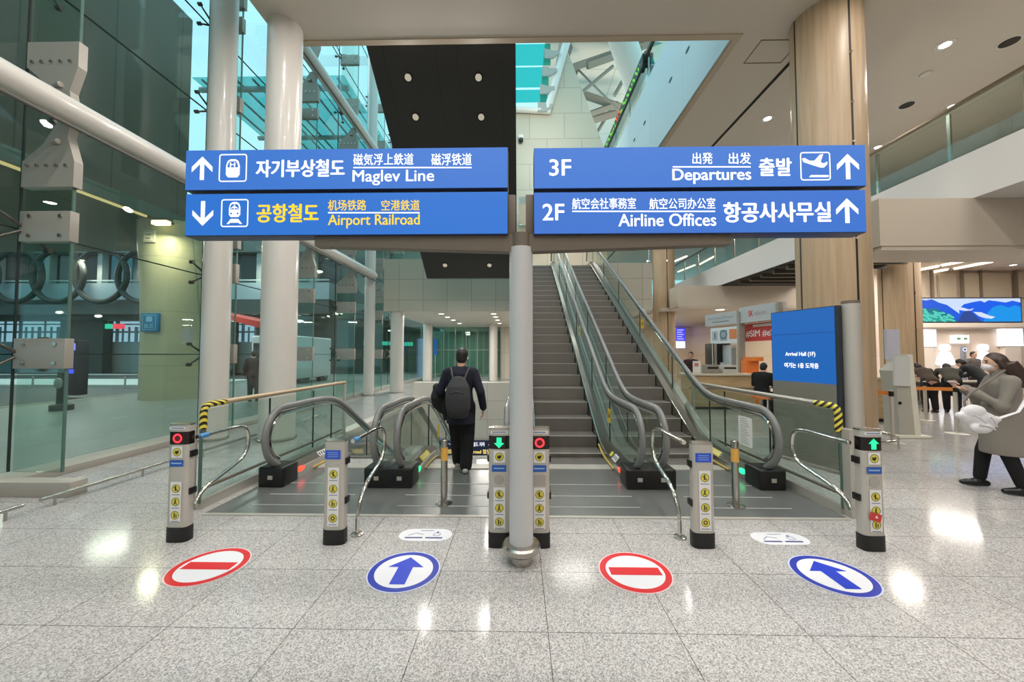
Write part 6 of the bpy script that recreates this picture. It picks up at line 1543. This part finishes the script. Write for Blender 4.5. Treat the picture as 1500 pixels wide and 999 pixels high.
m.ball((bx - .05, by, .97), (.13, .06, .08), 14); m.ball((bx - .20, by, .93), .040, 10); m.ball((bx + .20, by, .89), .035, 10); m.ball((bx - .02, by - .04, .80), (.12, .05, .06), 12)
remesh(m, 'bag_body', mat('bag_white', (226, 224, 226), .55), t, .011, 2)
for a_, b_ in (((-.15, -.075, .95), (-.02, -.085, .86)), ((.02, -.085, .93), (.10, -.08, .82)), ((-.08, -.08, .84), (.08, -.08, .79))):
    m = MB(); m.tube([V((bx, by, 0)) + V(a_), (V((bx, by, 0)) + V(a_)).lerp(V((bx, by, 0)) + V(b_), .5) + V((0, -.006, .012)), V((bx, by, 0)) + V(b_)], .009, 8); m.build('fold', mat('bag_fold', (206, 204, 208), .6), t)
m = MB(); m.tube([(bx - .13, by, 1.0), (bx - .12, by + .02, 1.08), (bx - .02, by + .05, 1.16), (bx + .22, by + .07, 1.30), (bx + .46, by + .12, 1.42)], .011, 8); m.build('strap', mat('strap_taupe', (112, 104, 96), .7), t)
m = MB(); m.tube([(bx + .22, by, .90), (bx + .40, by - .02, .97), (bx + .52, by, 1.10), (bx + .60, by + .05, 1.22)], [.022, .016, .022, .012], 10, flat=.5); m.build('strap', mat('bag_white', (226, 224, 226), .55), t)
m = MB(); m.tube([(bx - .13 + .022 * math.cos(a_ * PI / 8), by, 1.0 + .022 * math.sin(a_ * PI / 8)) for a_ in range(16)], .005, 6, closed=True); m.build('ring', M_chrome, t)
t = thing('tote_bag', (6.36, 4.75, .7), 'tan tote bag at the right edge, behind the woman', 'bag')
m = MB(); m.hull([V((6.13, 4.66, .72)), V((6.60, 4.66, .80)), V((6.60, 4.86, .80)), V((6.13, 4.86, .72))], [V((6.12, 4.70, 1.08)), V((6.62, 4.70, 1.14)), V((6.62, 4.82, 1.14)), V((6.12, 4.82, 1.08))]); m.build('bag_body', mat('tote_tan', (164, 146, 124), .8), t)
m = MB(); m.tube([(6.2, 4.70, 1.08), (6.22, 4.66, 1.22), (6.12, 4.6, 1.36), (6.0, 4.58, 1.42)], .014, 8); m.build('strap', mat('tote_strap', (140, 124, 106), .8), t)

# people in the background
def lean(f=.35, dz=.14): return dict(pel=(0, -.10, .90), che=(0, f * .55, 1.20 - dz * .5), nek=(0, f * .95, 1.34 - dz), hed=(0, f * 1.25, 1.42 - dz * 1.1), hd=(0, .75, -.65), elR=(.24, f + .02, .98), wrR=(.16, f + .26, .90), hdR=(-.3, 1, -.1), elL=(-.24, f + .02, .98), wrL=(-.16, f + .26, .90), hdL=(.3, 1, -.1), knR=(.10, -.04, .48), anR=(.1, -.10, .085), knL=(-.10, -.04, .48), anL=(-.1, -.10, .085))
def bgp(px, y, yaw, H, label, top, legs, pose=None, **k):
    x = P(px, 519, y).x
    return person((x, y, 0), yaw, H, label, pose or {}, dict(top=top, legs=legs, shoes=K_boot, **k), voxel=.022)
bgp(1357, 10.6, -.35, 1.68, 'person in a brown coat leaning over the left end of the writing desk', K_brown, K_black, lean(.32, .16))
bgp(1391, 10.55, -.7, 1.72, 'person in an olive jacket bent low over the middle of the writing desk', K_olive, K_black, lean(.36, .2))
bgp(1434, 10.65, .3, 1.74, 'person in a dark blue jacket leaning on the writing desk beside the woman', K_dark, K_navy, lean(.28, .1))
bgp(1425, 14.4, PI, 1.70, 'person in a grey coat standing far behind the writing desk', mat('cloth_grey', (92, 88, 84), .9), K_black)
bgp(1012, 13.2, 2.4, 1.68, 'person in a maroon top standing behind the long wooden counter', K_maroon, K_black, dict(elR=(.26, .1, 1.10), wrR=(.18, .3, 1.05), hdR=(-.2, 1, 0)))
sit = dict(pel=(0, 0, .60), che=(0, .04, .94), nek=(0, .09, 1.12), hed=(0, .15, 1.25), hd=(0, .9, -.3), elR=(.24, .14, .80), wrR=(.14, .36, .80), hdR=(-.2, 1, 0), elL=(-.24, .14, .80), wrL=(-.14, .36, .80), hdL=(.2, 1, 0), knR=(.12, .40, .52), anR=(.12, .36, .085), knL=(-.12, .40, .52), anL=(-.12, .36, .085))
person((6.35, 9.9, 0), -1.0, 1.70, 'person in a black hooded top sitting on a stool by the phone card booths', sit, dict(top=K_black, legs=K_black, shoes=K_boot, hood=False, fit=.03, sleeve=.03), voxel=.02)
# the person at the third-floor rail
person((4.66, 12.9, 10.78), PI / 2 + .3, 1.68, 'person in dark clothes leaning at the third-floor balcony rail', lean(.12, .0), dict(top=K_dark, legs=K_black, shoes=K_boot), voxel=.022)
person((G(343, 596).x - .4, 12.6, 0), .4, 1.72, 'person in dark clothes walking outside, seen between the two white columns', {}, dict(top=K_dark, legs=K_dark, shoes=K_boot), voxel=.022)
